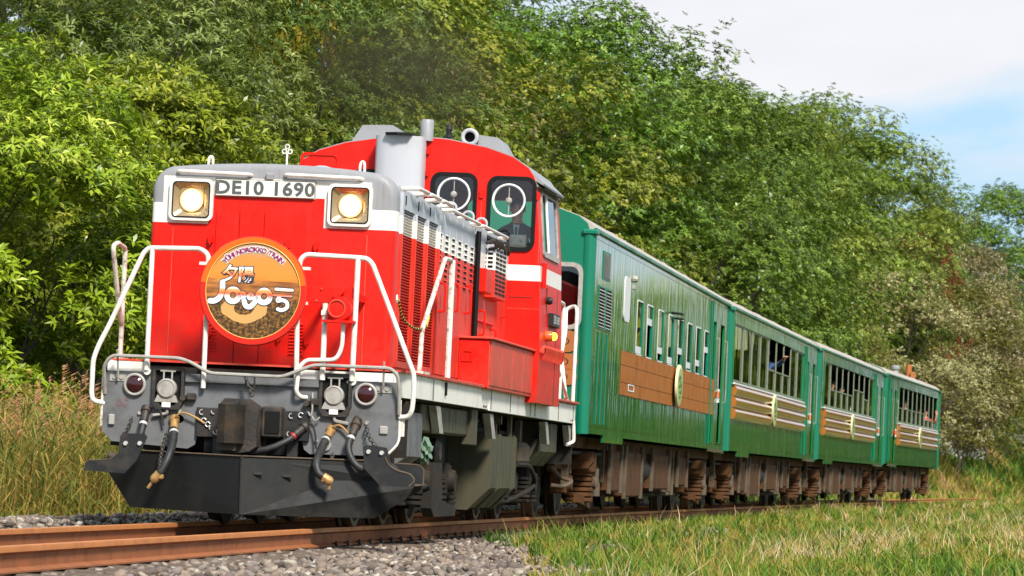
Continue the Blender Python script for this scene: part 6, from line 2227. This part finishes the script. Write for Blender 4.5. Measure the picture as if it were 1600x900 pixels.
def crown_mesh(name, seed, H, R, base, nblob, per, nleaf, L, Wd, droop=.0, blobr=(.9, 1.6), up_bias=.35, flat=1.0, splay=(50, 85)):
    """crown of many small leaves, gathered in rosettes on leafy boughs spread through an uneven volume"""
    r = np.random.RandomState(seed)
    # boughs
    k = nblob
    u = r.uniform(-1, 1, k*3)
    th = r.uniform(0, 2*PI, k*3)
    hgt = (u+1)/2
    rad = np.sqrt(np.clip(1-np.abs(hgt*1.9-.85)**2.3*.75, .05, 1))*r.uniform(.62, 1.05, k*3)**.6
    lump = 1+.20*np.sin(th*3+seed)+.14*np.sin(th*5+hgt*7+seed*2)
    B = np.stack([np.cos(th)*rad*R*lump, np.sin(th)*rad*R*lump*flat, base+hgt*(H-base-.6)], -1)
    keep = []
    for i in range(len(B)):
        if all(np.linalg.norm(B[i]-B[j]) > blobr[0]*.62 for j in keep):
            keep.append(i)
        if len(keep) >= k: break
    B = B[keep]
    k = len(B)
    br = r.uniform(blobr[0], blobr[1], k)
    out = B-np.array([0, 0, (H+base)/2-.12*H])
    out = out/(np.linalg.norm(out, axis=1)[:, None]+1e-6)
    # rosettes
    n = k*per
    bi = np.repeat(np.arange(k), per)
    d = r.normal(0, 1, (n, 3))
    d /= np.linalg.norm(d, axis=1)[:, None]
    od = out[bi]*.55+np.array([0, 0, up_bias])
    flip = (d*od).sum(1) < -.25
    d[flip] *= -1
    inner = r.uniform(0, 1, n) < .22
    low = (d[:, 2] < -.12) & ~inner
    d[low, 2] = np.abs(d[low, 2])*.6
    d /= np.linalg.norm(d, axis=1)[:, None]
    rr_ = br[bi]*np.where(inner, r.uniform(.15, .8, n), r.uniform(.86, 1.05, n))
    # second-level lumps on each bough
    ph = r.uniform(0, 6.28, (k, 3))
    rr_ = rr_*(1+.22*np.sin(d[:, 0]*6+ph[bi, 0])*np.sin(d[:, 1]*6+ph[bi, 1])*np.sin(d[:, 2]*5+ph[bi, 2])*2)
    C = B[bi]+d*rr_[:, None]*np.array([1, 1, .78])
    axis = d*.75+np.array([0, 0, .45])+out[bi]*.25+r.normal(0, .18, (n, 3))
    axis /= np.linalg.norm(axis, axis=1)[:, None]
    # leaves of the rosette
    N_ = n*nleaf
    ci = np.repeat(np.arange(n), nleaf)
    ax = axis[ci]
    ref = np.where(np.abs(ax[:, 2:3]) < .9, np.array([[0, 0, 1.]]), np.array([[1., 0, 0]]))
    e1 = np.cross(ax, ref)
    e1 /= np.linalg.norm(e1, axis=1)[:, None]
    e2 = np.cross(ax, e1)
    ph_ = np.tile(np.arange(nleaf)*2*PI/nleaf, n)+r.uniform(0, 6.28, n)[ci]+r.normal(0, .25, N_)
    el = np.radians(r.uniform(splay[0], splay[1], N_))
    ld = (e1*np.cos(ph_)[:, None]+e2*np.sin(ph_)[:, None])*np.sin(el)[:, None]+ax*np.cos(el)[:, None]
    ld[:, 2] -= droop
    ld /= np.linalg.norm(ld, axis=1)[:, None]
    sd_ = np.cross(ld, ax)
    sd_ /= (np.linalg.norm(sd_, axis=1)[:, None]+1e-6)
    ll = L*r.uniform(.7, 1.25, N_)
    ww = Wd*r.uniform(.75, 1.2, N_)
    c = C[ci]+r.normal(0, L*.12, (N_, 3))
    nn = np.cross(sd_, ld)
    tip = c+ld*ll[:, None]-np.array([0, 0, 1])*(ll*.18)[:, None]
    mid = c+ld*(ll*.5)[:, None]+nn*(ll*.04)[:, None]
    V = np.stack([c, mid+sd_*ww[:, None]/2, tip, mid-sd_*ww[:, None]/2], 1).reshape(-1, 3)
    F = np.arange(N_*4).reshape(-1, 4)
    tint = np.clip(r.normal(.42, .16, n)[ci]+r.normal(0, .12, N_)+r.normal(0, .12, k)[bi][ci], 0, 1)
    return V, F, np.repeat(tint, 4), B


def trunk_mb(B, H, base, seed, r0=.17, limbs=13):
    r = random.Random(seed)
    mb = MB()
    th_ = H*.72
    pts = [(0, 0, -.4), (r.uniform(-.1, .1), r.uniform(-.1, .1), base*.6), (r.uniform(-.3, .3), r.uniform(-.3, .3), H*.4), (r.uniform(-.5, .5), r.uniform(-.5, .5), th_)]
    pth = smooth_path(pts, 4)
    mb.tube(pth, [r0*(1-.85*i/(len(pth)-1)) for i in range(len(pth))], 9)
    idx_ = list(range(len(B)))
    r.shuffle(idx_)
    for i in idx_[:limbs]:
        e = Vector(B[i])
        t = min(.95, max(.18, (e.z-base*.5)/H*.75))
        a = pth[int(t*(len(pth)-1))]
        if a.z > e.z: a = pth[max(0, int(t*(len(pth)-1))-3)]
        md = a.lerp(e, .5)+Vector((0, 0, -.25*r.random()))
        q_ = smooth_path([a, md, e], 4)
        w_ = r0*.36
        mb.tube(q_, [w_*(1-.8*j/(len(q_)-1)) for j in range(len(q_))], 5)
        for j in range(3):
            f = Vector((e.x+r.uniform(-.9, .9), e.y+r.uniform(-.9, .9), e.z+r.uniform(-.2, .9)))
            mb.tube([q_[-4], e.lerp(f, .5), f], [w_*.4, w_*.25, w_*.08], 4)
    return mb


KINDS = {}
GROUPS_SEEN = {}


def tree_kind(key, mat, seed, H, R, base, nblob, per, nleaf, L, Wd, r0=.17, limbs=13, **k):
    V, F, T, B = crown_mesh(key, seed, H, R, base, nblob, per, nleaf, L, Wd, **k)
    cm = mesh_np('crown', V, F, mat, T)
    tm = mk('trunk', trunk_mb(B, H, base, seed, r0, limbs), 'bark', None)
    KINDS[key] = (cm, tm.data, H)
    bpy.data.objects.remove(tm)


tree_kind('oak_a', L_OAK, 1, 15, 4.6, 1.6, 74, 245, 6, .155, .074, up_bias=.5, blobr=(1.15, 2.0))
tree_kind('oak_b', L_OAK, 2, 15, 4.9, 1.4, 76, 240, 6, .155, .074, up_bias=.5, blobr=(1.15, 2.0))
tree_kind('oak_c', L_OAK, 5, 15, 4.3, 1.2, 72, 245, 6, .16, .075, flat=1.1, up_bias=.5, blobr=(1.1, 1.95))
tree_kind('maple', L_OLIVE, 3, 13, 4.4, 1.2, 85, 150, 6, .14, .085, flat=1.0, up_bias=.45)
tree_kind('willow', L_WILLOW, 4, 13, 4.4, 1.0, 95, 135, 6, .16, .042, droop=.25, splay=(35, 80))
tree_kind('ash', L_BRIGHT, 6, 6.2, 2.7, .5, 80, 135, 7, .145, .042, r0=.10, droop=.18, blobr=(.45, .95), up_bias=.5, splay=(35, 75))
tree_kind('bush', L_PALE, 7, 7, 3.2, .2, 85, 105, 5, .12, .055, r0=.09, blobr=(.6, 1.1), splay=(20, 70))
tree_kind('shrub', L_SHRUB, 8, 3.0, 2.3, .0, 55, 95, 5, .15, .075, r0=.05, blobr=(.4, .8), flat=1.2)
tree_kind('sapling', L_YELLOW, 9, 5.5, 1.6, 1.0, 36, 60, 6, .14, .055, r0=.06, blobr=(.35, .7), up_bias=.6, splay=(30, 70), limbs=20)


def plant(key, s, o, H, label, cat='tree', name='tree', mat=None, rs=1.0, group=None, rot=None, seed=0):
    cm, tm, H0 = KINDS[key]
    x, y, a = track(float(s))
    X, Y = x+o*math.cos(a), y-o*math.sin(a)
    root = empty(name, label, cat, group)
    z0 = float(ground_z(np.array([s]), np.array([float(max(o, -30))]))[0])
    root.location = (X, Y, z0-.05)
    r = random.Random(int(s*10+abs(o)*100)+seed)
    root.rotation_euler = (0, 0, rot if rot is not None else r.uniform(0, 2*PI))
    k = H/H0
    root.scale = (k*rs, k*rs, k)
    t = bpy.data.objects.new('trunk', tm); COL.objects.link(t); t.parent = root
    c = bpy.data.objects.new('crown', cm); COL.objects.link(c); c.parent = root
    if mat is not None:
        c.material_slots[0].link = 'OBJECT'
        c.material_slots[0].material = mat
    return root


G1 = 'trees of the wood behind the train'
# (kind, along track, offset, height, colour, width factor, label)
ROWS = [
    ('ash', 13.5, -7.0, 6.3, None, 1.05, 'bright yellow-green young tree at the left edge, above the reeds'),
    ('ash', 19.5, -6.3, 6.7, None, .95, 'tallest bright yellow-green young tree left of the locomotive'),
    ('ash', 26.0, -6.2, 5.8, None, .95, 'bright yellow-green young tree right behind the locomotive front left corner'),
    ('ash', 20.0, -9.5, 6.0, None, 1.0, 'bright yellow-green young tree in the second line at the left edge'),
    ('willow', 33.0, -11.0, 12.5, None, 1.05, 'dark narrow-leaved tree filling the upper left corner'),
    ('willow', 41.0, -11.5, 13.0, None, 1.0, 'dark narrow-leaved tree behind the bright young trees, top left'),
    ('willow', 45.0, -8.8, 11.0, None, .95, 'dark narrow-leaved tree above the locomotive number plate'),
    ('maple', 49.0, -12.0, 14.5, L_OLIVE, 1.0, 'olive tree right of the dark narrow-leaved trees, at the top edge'),
    ('sapling', 45.5, -10.2, 13.2, L_YELLOW, .42, 'slim tree turning yellow near the top edge left of centre'),
    ('maple', 53.0, -8.2, 10.2, L_OCHRE, 1.0, 'dull olive tree standing behind the locomotive hood top'),
    ('maple', 60.0, -9.0, 11.5, None, 1.0, 'olive maple-like tree behind the exhaust stack'),
    ('maple', 62.0, -13.5, 15.6, None, 1.0, 'tall olive tree at the top edge above the exhaust stack'),
    ('sapling', 56.0, -5.6, 7.3, L_YELLOW, .9, 'thin yellow-leaved sapling rising just behind the cab roof'),
    ('sapling', 62.0, -5.0, 5.4, L_YELLOW, .9, 'low yellow-leaved sapling at the right edge of the cab roof'),
    ('maple', 68.0, -8.5, 12.0, None, .95, 'olive tree above the roof horns of the locomotive'),
    ('oak_a', 76.0, -8.5, 14.0, None, 1.0, 'big green oak-like tree above the front of the first coach'),
    ('oak_b', 85.0, -7.6, 14.2, None, 1.0, 'big green oak-like tree above the windows of the first coach'),
    ('oak_c', 94.0, -7.8, 14.0, None, 1.0, 'broad oak-like tree above the rear of the first coach'),
    ('oak_a', 103.0, -8.0, 13.8, None, .98, 'oak-like tree whose top first meets the sky, left end of the skyline'),
    ('oak_b', 112.5, -7.8, 13.3, None, .95, 'oak-like tree on the skyline above the joint of the first and second coaches'),
    ('oak_c', 122.0, -7.6, 12.8, L_OAK2, .95, 'slightly yellowing tree on the skyline above the second coach front'),
    ('oak_a', 132.0, -7.6, 13.7, L_OAK2, .98, 'slightly yellowing tree on the skyline, tallest above the second coach'),
    ('oak_b', 141.0, -7.8, 13.7, L_OAK2, .95, 'pale green tree on the skyline above the third coach'),
    ('oak_c', 150.0, -8.0, 13.6, None, .95, 'tree on the skyline where it drops towards the right'),
    ('oak_a', 160.0, -8.2, 12.2, None, .95, 'last high tree of the skyline before its gap at the right'),
    ('oak_b', 171.0, -8.0, 11.2, None, 1.0, 'lower dark green tree beyond the skyline gap at the right'),
    ('oak_c', 183.0, -8.0, 11.8, None, 1.05, 'green tree at the right edge on the skyline'),
    ('oak_a', 196.0, -8.5, 14.6, None, 1.05, 'farthest green tree at the right edge, rising again on the skyline'),
    # second line, seen through and above the first
    ('willow', 27.0, -15.0, 11.5, None, 1.0, 'dark tree deep in the wood at the left edge'),
    ('willow', 52.0, -16.0, 15.0, None, 1.0, 'dark tree deep in the wood, top edge left of the yellow tree'),
    ('oak_c', 70.0, -15.0, 18.0, None, .9, 'tall tree deep in the wood at the top edge, centre'),
    ('oak_b', 78.0, -14.0, 18.5, None, .9, 'tall tree deep in the wood at the top edge, right of centre'),
    ('oak_a', 88.0, -13.5, 15.6, None, .9, 'tall tree deep in the wood at the top edge beside the sky'),
    ('oak_c', 97.0, -13.0, 15.0, None, .9, 'tall second-line tree just left of the sky corner'),
    ('oak_b', 111.0, -12.5, 14.0, None, .9, 'second-line tree showing between skyline crowns above the first coach'),
    ('oak_a', 126.0, -12.5, 13.8, None, .9, 'second-line tree showing between skyline crowns above the second coach'),
    # lower fringe
    ('bush', 118.0, -4.6, 5.4, L_OCHRE, 1.1, 'ochre-green bush behind the third coach roof'),
    ('bush', 131.0, -4.4, 7.8, L_PALE, 1.1, 'large pale grey-brown bush behind the roof of the last coach'),
    ('bush', 141.0, -4.2, 7.6, L_OCHRE, 1.15, 'ochre and green domed bush right of the last coach'),
    ('bush', 150.0, -6.0, 9.4, L_RUST, .72, 'bush with rusty orange top above the last coach'),
    ('bush', 158.0, -5.2, 9.4, L_PALE, 1.0, 'silvery pale bush near the right edge above the grass bank'),
    ('bush', 166.0, -4.0, 7.0, L_OCHRE, 1.1, 'ochre bush at the right edge'),
    ('bush', 176.0, -5.0, 9.0, L_OAK2, 1.0, 'green bush at the right edge under the skyline tree'),
    ('sapling', 148.0, -3.2, 6.4, L_PALE, 1.0, 'leaning pale-stemmed sapling at the right of the last coach'),
]
for i, (kd, s, o, H, mat, rs, lab) in enumerate(ROWS):
    bush_ = kd in ('bush', 'shrub')
    plant(kd, s, o, H, lab, 'bush' if bush_ else 'tree', 'bush' if bush_ else 'tree', mat, rs, G1 if not bush_ else 'bushes along the foot of the wood')
# understory shrubs between trunks: hardly told apart, they share a label
SH = [(8, -8.0, 2.4), (13, -10, 2.8), (17, -8.8, 2.6), (23, -8.6, 2.6), (29, -9, 3.0), (30, -6.8, 2.4), (36, -7.4, 3.0), (41, -6.4, 3.2), (46, -6.0, 3.4), (38, -11, 4.5), (28, -12.5, 4.0), (47, -12, 4.5)]
for s, o, H in SH:
    plant('shrub', s, o, H, 'dark green understory shrub at the foot of the wood behind the reeds', 'shrub', 'shrub', None, 1.15, 'understory shrubs')
for s, o, H, mt_ in ((150, 5, 2.0, L_OCHRE), (156, 8, 2.4, L_SHRUB), (163, 5, 2.4, L_OCHRE), (147, 9.5, 1.7, L_SHRUB), (172, 9, 3.0, L_OAK2)):
    plant('shrub', s, o, H, 'low shrub on the grass bank at the far right beyond the train', 'shrub', 'shrub', mt_, 1.3, 'low shrubs on the far bank')

# the wood on the other side of the line, far to the right: it shows in the coach sides
n = 26000
r2 = np.random.RandomState(77)
az = np.radians(r2.uniform(9.5, 40, n))
dist = r2.uniform(175, 215, n)
hh = 7.5+1.2*np.sin(az*45)+.8*np.sin(az*121+1)
zz = r2.uniform(0, 1, n)**.7*hh
c = np.stack([np.sin(az)*dist, np.cos(az)*dist, zz], -1)
q1 = r2.normal(0, .55, (n, 3)); q2 = r2.normal(0, .55, (n, 3))
V = np.stack([c-q1, c+q2, c+q1, c-q2], 1).reshape(-1, 3)
fw = bpy.data.objects.new('far_wood', mesh_np('far_wood', V, np.arange(n*4).reshape(-1, 4), L_BRIGHT, np.repeat(r2.uniform(0, .8, n), 4)))
COL.objects.link(fw)
tag(fw, 'far wood to the right of the line', 'wood', kind='stuff')

# ------------------------------------------------------------------ exhaust haze over the stack
mtv, N = new_mat('exhaust_haze')
tc = N.n('ShaderNodeTexCoord')
v = tc.outputs['Generated']
s_ = N.n('ShaderNodeVectorMath', operation='DISTANCE', i_0=v)
s_.inputs[1].default_value = (.5, .5, .5)
fall = N.m('SUBTRACT', 1.0, N.m('MULTIPLY', s_.outputs['Value'], 2.0), clamp=True)
nz = N.noise(tc.outputs['Object'], 1.1, 3, .6)
den = N.m('MULTIPLY', N.m('MULTIPLY', fall, N.m('SUBTRACT', nz, .30, clamp=True)), 4.4)
pv = N.n('ShaderNodeVolumePrincipled', i_Density=den)
pv.inputs['Color'].default_value = (.10, .09, .05, 1)
o_ = N.n('ShaderNodeOutputMaterial')
N.link(pv.outputs[0], o_.inputs['Volume'])
bm = bmesh.new()
bmesh.ops.create_icosphere(bm, subdivisions=3, radius=1)
for q_ in bm.verts:
    q_.co = Vector((-.35+q_.co.x*1.15-q_.co.z*.3, 9.6+q_.co.y*1.6, 4.75+q_.co.z*.85))
sm = mk('exhaust_smoke', MB().bm(bm), mtv, None)
sm.matrix_world = loco.matrix_world.copy()
tag(sm, 'thin brownish exhaust haze drifting above the locomotive stack', 'smoke', kind='stuff')
